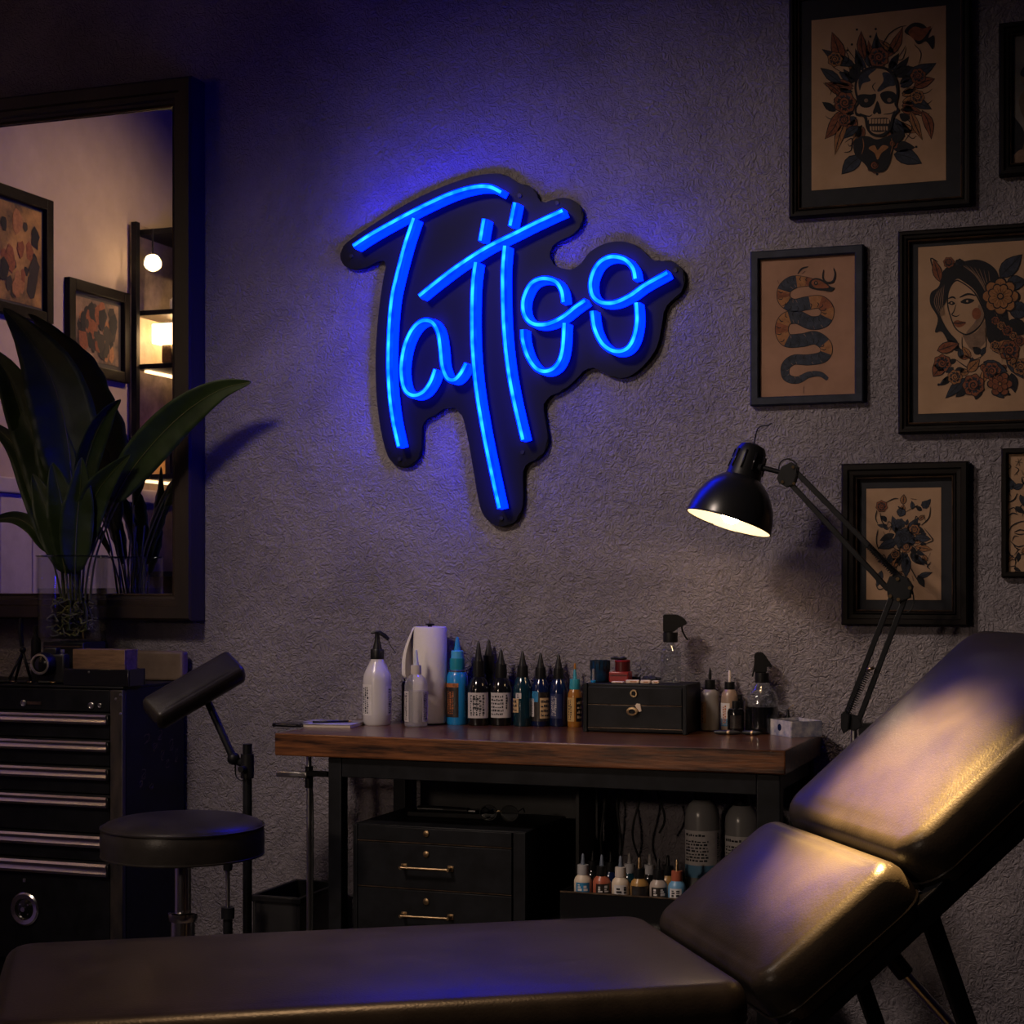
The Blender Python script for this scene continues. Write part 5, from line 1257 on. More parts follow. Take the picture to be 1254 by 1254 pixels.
for u, tv, y, r, lb in ((127, 771, -.085, .013, 'dark slim bottle behind the wooden box, right of the vase'), (44, 765, -.085, .014, 'dark slim bottle left of the vase, above the camera')):
    q = P(u, tv, y); H_ = q.z - TOPZ
    t = thing('dark_bottle', lb, 'bottle', (q.x, y, TOPZ)); MB().lathe([(0, 0), (r, 0), (r, H_ * .7), (r * .5, H_ * .82), (r * .5, H_ * .86), (0, H_ * .86)], n=20).build('bottle_body', M_blackmetal, t)
    MB().lathe([(0, H_ * .85), (r * .65, H_ * .85), (r * .6, H_ * .98), (0, H_)], n=16).build('cap', M_plastic, t)

# ================================================================== STOOL
sy = -.86
q = P(224, 1007, sy); sk = 1 / S(224, sy); R_ = 99.5 * sk; sz = q.z
st = thing('stool', 'round black padded stool with a chrome column in front of the tool cabinet', 'stool', (q.x, sy, 0))
h_ = 40 * sk
MB().lathe([(0, sz - h_), (R_ * .95, sz - h_), (R_ * .99, sz - h_ + .004), (R_, sz - h_ * .5), (R_ * .99, sz - .012), (R_ * .972, sz - .006), (R_ * .93, sz + .001), (R_ * .8, sz + .009), (R_ * .5, sz + .016), (0, sz + .018)], n=64).build('seat_pad', M_leather, st)
for z_, r_ in ((sz - .008, R_ * .99), (sz - h_ + .003, R_ * .985)):
    b = MB(); b.tube([(r_ * math.cos(2 * PI * i / 64), r_ * math.sin(2 * PI * i / 64), z_) for i in range(65)], .0028, 6, caps=False); b.build('piping', M_leather, st)
MB().lathe([(0, sz - h_ - .02), (.09, sz - h_ - .016), (.09, sz - h_ - .001), (0, sz - h_ - .001)], n=28).build('mount_plate', M_blackmetal, st)
MB().lathe([(0, .3), (.019, .3), (.019, sz - h_ - .018), (0, sz - h_ - .018)], n=28).build('gas_column', M_chrome, st)
zc = P(224, 1121, sy).z
MB().lathe([(.0195, zc - .012), (.032, zc - .012), (.034, zc - .006), (.034, zc + .006), (.03, zc + .009), (.0195, zc + .009)], n=28).build('collar', M_chrome, st)
MB().lathe([(0, .1), (.028, .1), (.028, zc - .013), (0, zc - .013)], n=28).build('column_sleeve', M_chrome, st)
for i in range(5):
    a = 2 * PI * i / 5 + .3; c_, s_ = math.cos(a), math.sin(a)
    lg = MB().tube([(.02 * c_, .02 * s_, .12), (.15 * c_, .15 * s_, .10), (.27 * c_, .27 * s_, .075)], [.018, .016, .012], 10).build('base_spoke', M_chrome, st)
    MB().cyl((.27 * c_ - .012 * s_, .27 * s_ + .012 * c_, .03), (.27 * c_ + .012 * s_, .27 * s_ - .012 * c_, .03), .03, n=20).build('caster', M_plastic, lg)

# ================================================================== ARM REST
ay = -.52
arm = thing('arm_rest', 'tilted black padded arm rest on a black post behind the stool', 'arm rest', (P(303, 1100, ay).x, ay, 0)); ao = arm.location
A_ = P(187, 875, -.66); B_ = P(286, 817.5, -.50)
d = (B_ - A_); L_ = d.length + .015; ex = d.normalized(); ez0 = Vector((0, 0, 1)); sx_ = Vector((CS, SN, 0)); 
ey = (sx_ - ex * sx_.dot(ex)).normalized(); ez = ex.cross(ey).normalized()
if ez.z < 0: ez = -ez
M3 = Matrix((ex, ey, ez)).transposed()
W_, T_ = .084, .058
def rounded_slab(L, W, T, rc, re, crown, nc=10, ne=7, ns=14):
    """upholstered pad: plan L x W (x from 0, y from 0), edge of the top at z = 0, bottom at -T"""
    b = MB(); rings = []
    def outline(ins):
        a, c = L / 2 - ins, W / 2 - ins; r = max(rc - ins, .006); r = min(r, a - .001, c - .001); vs = []
        cor = ((1, 1, 0), (-1, 1, 90), (-1, -1, 180), (1, -1, 270))
        for ci, (qx, qy, a0) in enumerate(cor):
            for i in range(nc + 1):
                an = rad(a0 + 90 * i / nc); vs.append((qx * (a - r) + r * math.cos(an), qy * (c - r) + r * math.sin(an)))
            nx_ = cor[(ci + 1) % 4]; an = rad(nx_[2]); e = (nx_[0] * (a - r) + r * math.cos(an), nx_[1] * (c - r) + r * math.sin(an)); s0 = vs[-1]
            for i in range(1, ns): vs.append((s0[0] + (e[0] - s0[0]) * i / ns, s0[1] + (e[1] - s0[1]) * i / ns))
        return vs
    def put(vs, zf): rings.append([b.bm.verts.new((L / 2 + x, W / 2 + y, zf(x, y) if callable(zf) else zf)) for x, y in vs])
    put(outline(.03), -T); put(outline(.008), -T + .001); put(outline(0), -T + .01); put(outline(-.003), -T * .55)
    for i in range(ne + 1):
        an = PI / 2 * i / ne; put(outline(re * (1 - math.cos(an)) - (.0015 if i == 0 else 0)), -re + re * math.sin(an))
    top = outline(re); ax_, cx_ = L / 2 - re, W / 2 - re
    dome = lambda x, y: crown * max(0, 1 - (abs(x) / ax_) ** 3.2) ** .75 * max(0, 1 - (abs(y) / cx_) ** 3.2) ** .75
    for k in (.95, .88, .78, .66, .52, .38, .24, .1): put([(x * k, y * k) for x, y in top], dome)
    for i in range(len(rings) - 1): b.bridge(rings[i], rings[i + 1])
    b.cap(rings[0], True); b.cap(rings[-1])
    b.bm.faces.ensure_lookup_table(); b.bm.faces[-1].smooth = True
    return b
b = rounded_slab(L_, W_, T_, .014, .012, .004)
b.bm.transform(Matrix.Translation(A_ - ex * .004) @ M3.to_4x4() @ Matrix.Translation((0, -W_ / 2, T_ / 2)))
b.build('arm_pad', M_leather, arm, ao)
pc = A_.lerp(B_, .62) - ez * (T_ / 2 + .004)
MB().box(pc, (.09, .05, .008), M3, .002).build('pad_plate', M_blackmetal, arm, ao)
cl = P(297, 934, ay); e1 = P(286, 929, ay - .01)
MB().sphere(pc - ez * .014, .014).build('tilt_joint', M_blackmetal, arm, ao)
MB().tube([pc - ez * .014, e1], .0095, 12).build('support_arm', M_blackmetal, arm, ao)
MB().sphere(e1, .016).build('elbow_joint', M_blackmetal, arm, ao)
px_ = P(303, 1000, ay).x
pt = P(303, 911, ay).z
MB().cyl((px_, ay, .03), (px_, ay, pt), .0115, n=18).build('post', M_blackmetal, arm, ao)
zc_ = P(303, 938, ay).z
c_ = MB().cyl((px_, ay, zc_ - .03), (px_, ay, zc_ + .03), .0165, n=18).build('clamp', M_plastic, arm, ao)
MB().tube([e1, (px_ - .012, ay, zc_ + .004)], .010, 12).build('clamp_arm', M_plastic, arm, ao)
MB().cyl((px_, ay - .016, zc_ - .005), (px_, ay - .035, zc_ - .005), .008, n=14).build('knob', M_plastic, c_, ao)
MB().tube(cat_rom([e1 + Vector((.005, 0, -.012)), P(289, 950, ay), P(296, 956, ay), P(300, 952, ay)], 5), .002, 6).build('cable', M_rubber, arm, ao)
MB().box((px_, ay + .078, .015), (.035, .2, .03), bevel=.006).build('floor_base', M_blackmetal, arm, ao)
# thin chrome stand
q = P(279, 1100, -.45); t = thing('small_stand', 'thin steel stand with a black clamp head, seen below the stool seat', 'stand', (q.x, -.45, 0)); sxk = q.x
z1 = P(279, 1062, -.45).z; z2 = P(279, 1115, -.45).z
MB().cyl((0, 0, z2), (0, 0, z1), .0055, n=14).build('rod', M_steel, t)
MB().lathe([(0, .0), (.024, 0), (.024, .01), (.012, .02), (.012, z2 - .02), (.017, z2 - .02), (.017, z2 + .008), (0, z2 + .008)], n=20).build('base_tube', M_blackmetal, t)
MB().lathe([(0, z1 - .008), (.011, z1 - .008), (.013, z1 + .02), (.008, z1 + .04), (0, z1 + .042)], n=16).build('clamp_head', M_plastic, t)
MB().tube([(0, 0, z1 + .03), (-.03, 0, z1 + .06), (-.07, .0, z1 + .065)], .004, 8).build('bent_arm', M_plastic, t)
# bin
yb3 = -.30
qa = P(308, 1096, yb3); qb = P(366, 1098, yb3); zt_ = qa.z
t = thing('storage_bin', 'black open storage bin on the floor between the arm rest and the bench', 'bin', ((qa.x + qb.x) / 2, -.17, 0)); w_ = qb.x - qa.x; 
b = MB()
for s_ in (-1, 1):
    b.box((s_ * (w_ / 2 - .004), 0, zt_ / 2), (.008, .25, zt_), bevel=.002); b.box((0, s_ * .121, zt_ / 2), (w_ - .017, .008, zt_), bevel=.002)
b.box((0, 0, .005), (w_ - .018, .23, .01)); b.build('bin_walls', M_black, t)
b = MB()
for s_ in (-1, 1): b.box((s_ * (w_ / 2 - .001), 0, zt_ - .008), (.012, .256, .016), bevel=.003); b.box((0, s_ * .126, zt_ - .008), (w_ + .012, .012, .016), bevel=.003)
b.build('bin_rim', M_plastic, t)
# side pole with flat bar at the left of the bench
yp = -.33
q = P(378.5, 1000, yp); t = thing('side_pole', 'thin metal pole with a flat bar arm standing left of the bench leg', 'pole', (q.x, yp, 0))
zt_ = BT - .0575
MB().cyl((0, 0, .012), (0, 0, zt_), .0068, n=16).build('pole', M_steel, t)
MB().lathe([(0, 0), (.018, 0), (.018, .01), (.01, .016), (0, .016)], n=24).build('foot', M_blackmetal, t)
zb_ = P(378, 949, yp - .02).z
xl = P(339, 950, yp - .02).x - q.x; xm = P(377, 950, yp - .02).x - q.x; xr = P(403.5, 950, yp - .02).x - q.x
MB().box(((xl + xm) / 2, -.018, zb_), (xm - xl, .02, .016), bevel=.004).build('chrome_bar', M_steel, t)
MB().box(((xm + xr) / 2 - .002, -.018, zb_ + .004), (xr - xm - .004, .018, .014), bevel=.002).build('dark_bar', M_blackmetal, t)
MB().cyl((0, 0, zb_ - .035), (0, 0, zb_ + .02), .0105, n=16).build('clamp', M_plastic, t)
MB().tube(cat_rom([Vector((.008, 0, zb_ - .03)), Vector((.013, -.004, zb_ - .12)), Vector((.010, 0, zb_ - .3)), Vector((.012, 0, .05))], 6), .003, 6).build('cable', M_rubber, t)
# ================================================================== TATTOO CHAIR
CK = .9
PHI = rad(12.9); r0c, z0c = .4398 * CK, 2.9825 * CK
hs = lambda h: CAM.z - (CAM.z - h) * CK
Rw = Vector((CS, SN, 0)); Fw = Vector((-SN, CS, 0))
base = CAM + Rw * r0c + Fw * z0c; base.z = 0
ch = thing('tattoo_chair', 'black leather reclining client chair stretching across the foreground', 'client chair', base, YAW + PHI)
W = W0 = .62 * CK
def CP(u, v, b):
    """pixel -> (s, height) in the chair's own vertical plane b"""
    t = (u - 627) / F; c, s = math.cos(PHI), math.sin(PHI)
    sv = (t * (z0c + b * c) - r0c + b * s) / (c - t * s); z = z0c + sv * s + b * c
    return sv, CAM.z - (v - HOR) / F * z
def cv(u, v, b): s_, h_ = CP(u, v, b); return Vector((s_, b, h_))
h1 = hs(.5587)
T1, T2 = .085, .105
def pad(name, L, T, s0, h0, th, rc, re, crown, Wf=0.0):
    W = W0 + Wf
    b = rounded_slab(L, W, T, rc, re, crown)
    M = Matrix.Translation((s0, 0, h0)) @ Matrix.Rotation(-th, 4, 'Y')
    b.bm.transform(M)
    o = b.build(name, M_leather, ch)
    b = MB(); a, c, r = L / 2 + .001, W / 2 + .001, rc
    pts = []
    for qx, qy, a0 in ((1, 1, 0), (-1, 1, 90), (-1, -1, 180), (1, -1, 270)):
        for i in range(9):
            an = rad(a0 + 90 * i / 8); pts.append(M @ Vector((L / 2 + qx * (a - r) + r * math.cos(an), W / 2 + qy * (c - r) + r * math.sin(an), -T * .72)))
    pts.append(pts[0]); b.tube(pts, .0028, 6, caps=False); b.build('seam_piping', M_leather, o)
    return o
L1 = 1.2583 * CK
h1 += .020
pad('seat_pad', L1 + .03, T1, -L1 - .045, h1, 0, .055, .03, .012, .035)
th2 = rad(38); s2, h2_, L2 = -.0063 * CK, hs(.5882), .3297 * CK
pad('lumbar_pad', L2 + .018, T2, s2 - .018 * math.cos(th2), h2_ - .018 * math.sin(th2), th2, .05, .032, .014)
th3 = rad(40); s3, h3_, L3 = .2764 * CK, hs(.812), .5647 * CK + .02
pad('back_pad', L3 + .02, T2, s3 - .02 * math.cos(th3), h3_ - .02 * math.sin(th3), th3, .06, .034, .016)
# steel frame below the pads
def rail(s0, h0, th, L, T, bpos, w=.03, ht=.042):
    M = Matrix.Translation((s0, 0, h0)) @ Matrix.Rotation(-th, 4, 'Y')
    b = MB(); b.box((L / 2, bpos, -T - ht / 2 - .001), (L, w, ht), bevel=.003); b.bm.transform(M); return b
for bp in (.02, W - .02):
    rail(s2 - .03, h2_, rad(39), L2 + L3 + .06, T2, bp).build('back_rail', M_blackmetal, ch)
    b = MB(); b.box((-L1 / 2 - .03, bp, h1 - T1 - .018), (L1 - .1, .03, .034), bevel=.003); b.build('seat_rail', M_blackmetal, ch)
Mb = Matrix.Translation((s2, 0, h2_)) @ Matrix.Rotation(-rad(39), 4, 'Y')
for x in (.05, .35, .72):
    b = MB(); b.box((x, W / 2, -T2 - .022), (.03, W - .072, .03), bevel=.003); b.bm.transform(Mb); b.build('cross_bar', M_blackmetal, ch)
for x in (-.25, -.85):
    b = MB(); b.box((x, W / 2, h1 - T1 - .018), (.04, W - .072, .03), bevel=.003); b.build('cross_bar', M_blackmetal, ch)
# rear support leg and gas strut (both sides)
for bp in (.06, W - .06):
    a = cv(1140, 1128, .06); e = cv(1184, 1254, .06); d = (e - a).normalized(); l = (a.z - .02) / -d.z if d.z < 0 else .6
    a2 = Vector((a.x, bp, a.z)) ; e2 = a2 + d * l; a2 = a2 - d * .05
    b = MB(); mid = (a2 + e2) / 2; ax = (e2 - a2); Lg = ax.length; ax.normalize(); sd = Vector((0, 1, 0)); nn = ax.cross(sd).normalized()
    b.box(mid, (.03, .02, Lg), Matrix((nn, sd, ax)).transposed(), .003); b.build('support_leg', M_blackmetal, ch)
    MB().box((e2.x, bp, .012), (.07, .03, .024), bevel=.004).build('foot', M_rubber, ch)
a = cv(1092, 1170, .16); m_ = cv(1108, 1192, .16); e = cv(1165, 1256, .16); d = (e - m_).normalized(); e = m_ + d * .42
MB().tube([a - d * .03, m_], .016, 14).build('strut_sleeve', M_blackmetal, ch)
MB().tube([m_ - d * .01, e], .009, 12).build('gas_strut', M_steel, ch)
MB().box((-.50, W / 2, .03), (.75, .44, .06), bevel=.012).build('floor_base', M_blackmetal, ch)
MB().box((-.45, W / 2, (.06 + h1 - T1 - .036) / 2), (.30, .26, h1 - T1 - .036 - .06), bevel=.015).build('pedestal', M_blackmetal, ch)
MB().box((e.x - .02, .16, e.z / 2), (.05, .05, max(.05, e.z)), bevel=.004).build('strut_anchor', M_blackmetal, ch)

# ================================================================== DESK LAMP
ly = -.27
L_ = lambda u, v, y=ly: P(u, v, y)
bq = L_(1046, 884)
lamp = thing('desk_lamp', 'black articulated lamp with a domed shade, lit, over the right end of the bench', 'lamp', (bq.x, ly, bq.z)); lo = lamp.location
lk = 1 / S(900, ly)
rim_c = L_(892.2, 640.2); apex_v = L_(916, 562)
ax = Vector((.285, .19, 1.0)).normalized()          # shade axis (points up to the socket); mouth turned a little to the room
Ms = ax.to_track_quat('Z', 'Y').to_matrix()
Rs = 53.5 * lk
dome = [(Rs, 0), (Rs * 1.0, .006), (Rs * .975, .026), (Rs * .91, .050), (Rs * .80, .074), (Rs * .65, .095), (Rs * .47, .111), (Rs * .40, .115)]
b = MB(); b.lathe(dome, rim_c, Ms, 48); shade = b.build('lamp_shade', mat('black_enamel', (.010, .010, .011), .28, spec=.6), lamp, lo)
b = MB(); b.lathe([(r - .0022, h + .0005) for r, h in dome], rim_c, Ms, 48); b.build('shade_lining', mat('cream_enamel', (.50, .47, .43), .5), shade, lo)
b = MB(); b.tube([rim_c + Ms @ Vector((Rs * math.cos(2 * PI * i / 48), Rs * math.sin(2 * PI * i / 48), 0)) for i in range(49)], .0022, 6, caps=False); b.build('rolled_rim', M_gloss, shade, lo)
k_ = Rs
b = MB(); b.lathe([(k_ * .42, .113), (k_ * .405, .122), (k_ * .36, .168), (k_ * .345, .182), (k_ * .28, .194), (k_ * .12, .2), (0, .2005)], rim_c, Ms, 32); sock = b.build('socket_housing', M_plastic, lamp, lo)
for i in range(10):
    an = 2 * PI * i / 10; b = MB(); p0 = rim_c + Ms @ Vector((k_ * .40 * math.cos(an), k_ * .40 * math.sin(an), .130)); p1 = rim_c + Ms @ Vector((k_ * .358 * math.cos(an), k_ * .358 * math.sin(an), .176)); b.tube([p0, p1], .0028, 6); b.build('cooling_rib', M_gloss, sock, lo)
tp = rim_c + Ms @ Vector((0, 0, .2))
MB().tube(cat_rom([tp, L_(927, 527), L_(932, 522), L_(940, 521), L_(945, 518)], 6), .0016, 6).build('power_cord', M_rubber, lamp, lo)
m_bulb = emission('warm_bulb', (1.0, .68, .37), 50.0)
bulb_c = rim_c + Ms @ Vector((0, 0, .026))
b = MB(); b.lathe([(0, -.028), (.012, -.0255), (.021, -.017), (.024, -.004), (.021, .010), (.014, .026), (.0125, .04), (0, .04)], bulb_c, Ms, 24); b.build('light_bulb', m_bulb, lamp, lo)
MB().lathe([(.0126, .04), (.0135, .04), (.0135, .09), (0, .09)], bulb_c, Ms, 16).build('bulb_socket', M_steel, lamp, lo)
# head knuckle
kn = L_(966, 581); nk = L_(935, 573)
MB().tube([rim_c + Ms @ Vector((k_ * .3, 0, .145)), nk], .009, 12).build('swivel_neck', M_plastic, lamp, lo)
MB().tube([nk, kn + (nk - kn) * .15], .006, 12).build('neck_pin', M_blackmetal, lamp, lo)
def plate(pts, y0, y1, name):
    b = MB(); b.prism([(P(u, v, ly).x, P(u, v, ly).z) for u, v in pts], y0, y1, .002); return b.build(name, M_blackmetal, lamp, lo)
kp = plate([(952, 586), (958, 572), (970, 566), (978, 572), (977, 582), (973, 594), (964, 597), (955, 592)], ly + .012, ly - .012, 'head_knuckle')
MB().tube(cat_rom([L_(953, 578), L_(956, 566), L_(966, 562), L_(975, 568), L_(976, 577)], 5), .0018, 6).build('cord_loop', M_rubber, lamp, lo)
el = L_(1101, 722)
for (a, c, nm) in [((972, 575), (1103, 708), 'upper_arm'), ((968, 592), (1088, 722), 'upper_arm')]:
    b = MB(); p, q = L_(*a), L_(*c); d = (q - p); Lg = d.length; d.normalize(); sd = Vector((0, 1, 0)); nn = d.cross(sd).normalized()
    b.box((p + q) / 2, (.0125, .0125, Lg), Matrix((nn, sd, d)).transposed(), .0015); b.build(nm, M_blackmetal, lamp, lo)
def spring(a, c, n, r, name, y):
    p, q = L_(*a, y), L_(*c, y); d = q - p; Lg = d.length; d.normalize(); sd = Vector((0, 1, 0)); nn = d.cross(sd).normalized(); pts = []
    for i in range(n * 8 + 1):
        t_ = i / (n * 8); an = 2 * PI * n * t_; pts.append(p + d * Lg * t_ + nn * r * math.cos(an) + sd * r * math.sin(an))
    MB().tube(pts, .0011, 5).build(name, M_blackmetal, lamp, lo)
for y_ in (ly - .013, ly + .013):
    spring((1062, 668), (1096, 704), 18, .006, 'spring', y_)
ep = plate([(1086, 716), (1090, 706), (1100, 703), (1112, 708), (1118, 718), (1115, 732), (1102, 738), (1088, 731)], ly + .013, ly - .013, 'elbow_plate')
for u, v in ((1099, 709), (1114, 720), (1100, 734), (1090, 730)):
    MB().cyl(L_(u, v, ly - .0135), L_(u, v, ly - .0175), .0042, n=12).build('bolt', M_brass, ep, lo)
for u, v in ((958, 590), (971, 572), (972, 592)):
    MB().cyl(L_(u, v, ly - .0125), L_(u, v, ly - .016), .0035, n=12).build('bolt', M_brass, kp, lo)
for (a, c) in [((1092, 731), (1036, 876)), ((1108, 733), (1051, 884))]:
    b = MB(); p, q = L_(*a), L_(*c); d = (q - p); Lg = d.length; d.normalize(); sd = Vector((0, 1, 0)); nn = d.cross(sd).normalized()
    b.box((p + q) / 2, (.0125, .0125, Lg), Matrix((nn, sd, d)).transposed(), .0015); b.build('lower_arm', M_blackmetal, lamp, lo)
for y_ in (ly - .013, ly + .013):
    spring((1064, 822), (1040, 872), 20, .006, 'spring', y_)
    b = MB(); b.tube([L_(1062, 820, y_), L_(1070, 818, y_)], .004, 8); b.build('spring_anchor', M_brass, lamp, lo)
MB().tube(cat_rom([L_(1117, 722), L_(1119, 735), L_(1116, 746), L_(1110, 750)], 5), .0018, 6).build('cord_loop', M_rubber, lamp, lo)
plate([(1031, 874), (1037, 870), (1042, 876), (1040, 894), (1034, 898), (1031, 890)], ly - .006, ly - .018, 'wing_lever')
plate([(1032, 872), (1054, 878), (1056, 890), (1046, 896), (1036, 890)], ly + .012, ly - .008, 'base_knuckle')
# swivel pin held by a wall bracket
zb_ = L_(1044, 896).z
MB().cyl((bq.x, ly, zb_ - .075), (bq.x, ly, zb_ + .01), .008, n=14).build('swivel_pin', M_steel, lamp, lo)
MB().box((bq.x, (ly - .012) / 2, zb_ - .055), (.03, abs(ly) - .010, .024), bevel=.003).build('wall_bracket', M_blackmetal, lamp, lo)
MB().box((bq.x, -.004, zb_ - .055), (.06, .008, .11), bevel=.002).build('bracket_plate', M_blackmetal, lamp, lo)

# ================================================================== LEFT WALL, SEEN IN THE MIRROR
def wall_print(label, u0, vt0, u1, vb1, imgm, fw_=.045, depth=.03, artseed=1, matw=.05):
    a = PM(u0, vt0); c = PM(u1, vb1)
    y0, y1 = sorted((a.y, c.y)); z1, z0 = a.z, c.z
    t = thing('framed_print', label, 'framed picture', (LEFT_X, (y0 + y1) / 2, (z0 + z1) / 2), group='framed prints on the left wall'); x = LEFT_X
    b = MB()
    b.box2((x + .001, y0, z0), (x + depth, y0 + fw_, z1), bevel=.004); b.box2((x + .001, y1 - fw_, z0), (x + depth, y1, z1), bevel=.004)
    b.box2((x + .001, y0 + fw_, z0), (x + depth, y1 - fw_, z0 + fw_), bevel=.004); b.box2((x + .001, y0 + fw_, z1 - fw_), (x + depth, y1 - fw_, z1), bevel=.004)
    b.build('frame', M_frame, t, t.location)
    MB().box2((x + .002, y0 + fw_ - .003, z0 + fw_ - .003), (x + .008, y1 - fw_ + .003, z1 - fw_ + .003)).build('mat_board', mat('olive_mat', (.05, .047, .042), .8), t, t.location)
    i = fw_ + matw
    MB().box2((x + .008, y0 + i, z0 + i), (x + .010, y1 - i, z1 - i)).build('print_sheet', imgm, t, t.location)
    b = MB(); rr = random.Random(artseed); ms = [M_ink, M_rust, M_ochre, mat('soot', (.03, .025, .022), .8)]
    for k in range(46):
        cy, cz = rr.uniform(y0 + i + .03, y1 - i - .03), rr.uniform(z0 + i + .04, z1 - i - .04); b.mi = rr.choice((0, 0, 1, 2, 3, 3)); n = 9; R = rr.uniform(.015, .04)
        vs = [b.bm.verts.new((x + .0104 + k * .00006, min(max(cy + R * (.6 + .5 * rr.random()) * math.cos(2 * PI * j / n), y0 + i), y1 - i), min(max(cz + 1.5 * R * (.6 + .5 * rr.random()) * math.sin(2 * PI * j / n), z0 + i), z1 - i))) for j in range(n)]
        b.face(vs)
    b.build('artwork', ms, t, t.location, flat=True, fixn=False)
    return t
m_img1 = mat('mottled_print', (.45, .25, .08), .8, alt=(.035, .025, .02), vscale=5)
m_img2 = mat('mottled_dark_print', (.28, .18, .11), .8, alt=(.045, .038, .033), vscale=7)
wall_print('large framed ochre print on the left wall, seen in the mirror above the plant', -62, 205, 58.5, 398, m_img1, artseed=4, matw=.012)
wall_print('smaller framed dark print seen in the mirror, nearer the display shelf', 78, 339, 153, 470, m_img2, artseed=9, matw=.02)

# display shelf
a = PM(155, 272); c = PM(228, 300)
sy1, sy0 = a.y, a.y - 1.05; zt = a.z
SD = .30
t = thing('display_shelf', 'tall black metal display shelf with lamps on it, seen in the mirror', 'shelf', (LEFT_X + .02, (sy0 + sy1) / 2, 0)); so_ = t.location
for y in (sy0, sy1 - .028):
    for x in (LEFT_X + .022, LEFT_X + SD):
        MB().box2((x, y, 0), (x + .028, y + .028, zt), bevel=.002).build('post', M_blackmetal, t, so_)
shz = []
for v in (275, 388, 452, 584, 700):
    z = PM(185, v).z if v != 275 else zt - .03
    shz.append(z)
    MB().box2((LEFT_X + .022, sy0 + .029, z - .022), (LEFT_X + SD + .028, sy1 - .029, z), bevel=.002).build('shelf_board', M_blackmetal, t, so_)
MB().box2((LEFT_X + .02, sy0, .1), (LEFT_X + .0215, sy1, zt)).build('back_sheet', mat('mottled_back', (.50, .38, .26), .6, alt=(.16, .12, .085), vscale=4), t, so_)
E_SH = emission('lit_lampshade', (1.0, .62, .28), 26.0)
E_GL = emission('lit_globe', (1.0, .66, .32), 22.0)
E_OR = emission('lit_amber', (1.0, .40, .08), 5.0)
yl = PM(187, 400).y
for z, e_ in ((shz[2], emission('strip_glow', (1.0, .62, .30), 4.0)), (shz[3], emission('strip_glow_added', (1.0, .62, .30), 3.5))):  # the weaker lower strip is added to brighten the shelf back
    MB().box2((LEFT_X + .05, sy0 + .06, z - .034), (LEFT_X + .075, sy1 - .06, z - .0225), bevel=.003).build('shelf_glow_strip', e_, t, so_)
zs_ = shz[2] + .0012
xl_ = LEFT_X + .17
t = thing('table_lamp', 'table lamp with a glowing cream drum shade on the display shelf, seen in the mirror', 'lamp', (xl_, yl - .02, zs_))
hz_ = PM(187, 392, xl_).z - zs_; hb = PM(187, 417, xl_).z - zs_
MB().lathe([(0, 0), (.05, 0), (.05, .012), (.012, .02), (.012, hb + .03), (0, hb + .03)], n=20).build('lamp_base', M_brass, t)
MB().lathe([(.085, hb), (.085, hz_), (.083, hz_), (.083, hb), (.085, hb)], n=30).build('lamp_shade', E_SH, t)
t = thing('box_lamp', 'square glowing lamp beside the drum lamp on the display shelf, seen in the mirror', 'lamp', (xl_, PM(166, 400).y + .0, zs_))
MB().box((0, 0, hb / 2), (.05, .05, hb - .004), bevel=.004).build('lamp_base', M_brass, t)
MB().box((0, 0, (hb + hz_) / 2), (.12, .10, hz_ - hb), bevel=.006).build('lamp_shade', emission('lit_box_shade', (1.0, .66, .36), 7.0), t)
zg = PM(187, 322, xl_).z
t = thing('hanging_globe', 'round glowing globe lamp hanging under the top of the display shelf, seen in the mirror', 'lamp', (xl_, PM(187, 322, xl_).y, zg))
MB().sphere((0, 0, 0), .036).build('globe', E_GL, t)
b = MB()
for k in range(6):
    an = PI * k / 6; b.tube([(.0385 * math.cos(an) * math.sin(q_), .0385 * math.sin(an) * math.sin(q_), .0385 * math.cos(q_)) for q_ in [2 * PI * i / 24 for i in range(25)]], .0014, 5, caps=False)
b.build('wire_cage', M_blackmetal, t); MB().cyl((0, 0, .037), (0, 0, zt - .053 - zg), .004, n=10).build('rod', M_blackmetal, t)
zo = shz[3] + .0012
t = thing('amber_lamp', 'low amber glowing lamp on a middle board of the display shelf, seen in the mirror', 'lamp', (xl_, PM(196, 570).y - .03, zo))
MB().lathe([(0, 0), (.05, 0), (.055, .02), (.05, .10), (.03, .13), (0, .13)], n=24).build('amber_shade', E_OR, t); MB().lathe([(.03, .13), (.034, .132), (.03, .145), (0, .146)], n=20).build('cap', M_brass, t)
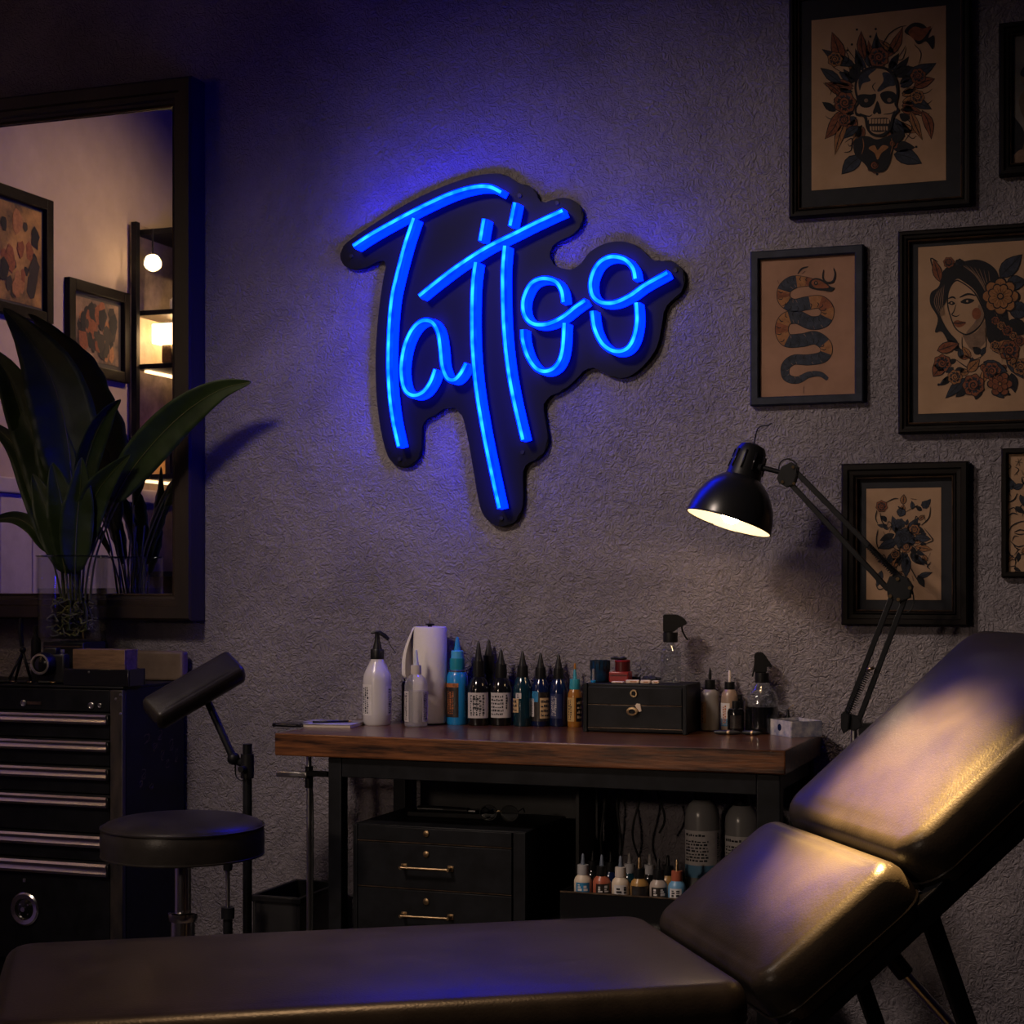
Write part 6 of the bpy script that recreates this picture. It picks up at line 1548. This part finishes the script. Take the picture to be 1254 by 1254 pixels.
for i, (u, shi, h, r, m_, lb) in enumerate([(166, 3, .17, .03, m_blackink, 'dark bottle on the board with the amber lamp, seen in the mirror'), (178, 3, .13, .035, m_amber, 'short amber jar on the board with the amber lamp, seen in the mirror'), (172, 1, .09, .03, M_white, 'small white jar on the upper board of the display shelf, seen in the mirror')]):
    p = PM(u, 500); t = thing('shelf_bottle', lb, 'bottle', (xl_, p.y - .02, shz[shi] + .0012))
    MB().lathe([(0, 0), (r, 0), (r, h * .6), (r * .4, h * .75), (r * .4, h * .9), (0, h * .9)], n=20).build('bottle_body', m_, t); MB().lathe([(0, h * .89), (r * .5, h * .89), (r * .48, h), (0, h)], n=16).build('cap', M_plastic, t)

# ================================================================== LIGHT
def light(kind, name, loc, color, energy, target=None, **kw):
    d = bpy.data.lights.new(name, kind); d.color = color; d.energy = energy
    for k, v in kw.items(): setattr(d, k, v)
    o = bpy.data.objects.new(name, d); col.objects.link(o); o.location = loc
    if target is not None: o.rotation_euler = (Vector(target) - Vector(loc)).to_track_quat('-Z', 'Y').to_euler()
    return o
WARM = (1.0, .66, .38)
# spots of the room, and two added fills
light('SPOT', 'ceiling_spot_left_wall', (-2.7, -1.9, 3.3), WARM, 72, (LEFT_X, -1.8, 1.6), spot_size=rad(115), spot_blend=1, shadow_soft_size=.05)
light('SPOT', 'added_spot_chair', (-1.05, -.45, 3.3), (1.0, .57, .18), 10500, (-.42, -1.32, .92), spot_size=rad(11), spot_blend=1.0, shadow_soft_size=.04)  # added spot, stands in for the desk lamp's glow on the back pad
light('SPOT', 'ceiling_spot_front', (-2.4, -2.6, 3.3), (1.0, .80, .67), 260, (-1.1, 0, .8), spot_size=rad(70), spot_blend=1.0, shadow_soft_size=.25)
light('SPOT', 'added_fill_front', (-2.6, -5.6, 1.9), (1.0, .76, .58), 110, (-1.0, 0, .75), spot_size=rad(40), spot_blend=1.0, shadow_soft_size=.15)  # added low fill that reaches the bottles under the bench
light('SPOT', 'ceiling_spot_overhead', (-.95, -1.9, 3.3), (1.0, .58, .28), 210, (-.8, -1.78, .6), spot_size=rad(50), spot_blend=.9, shadow_soft_size=.05)
w = bpy.data.worlds.new('world'); scene.world = w; w.use_nodes = True
w.node_tree.nodes['Background'].inputs['Color'].default_value = (.02, .02, .03, 1); w.node_tree.nodes['Background'].inputs['Strength'].default_value = .2
scene.view_settings.view_transform = 'Standard'; scene.view_settings.look = 'None'; scene.view_settings.gamma = 1
scene.view_settings.exposure = 0; scene.view_settings.use_curve_mapping = False
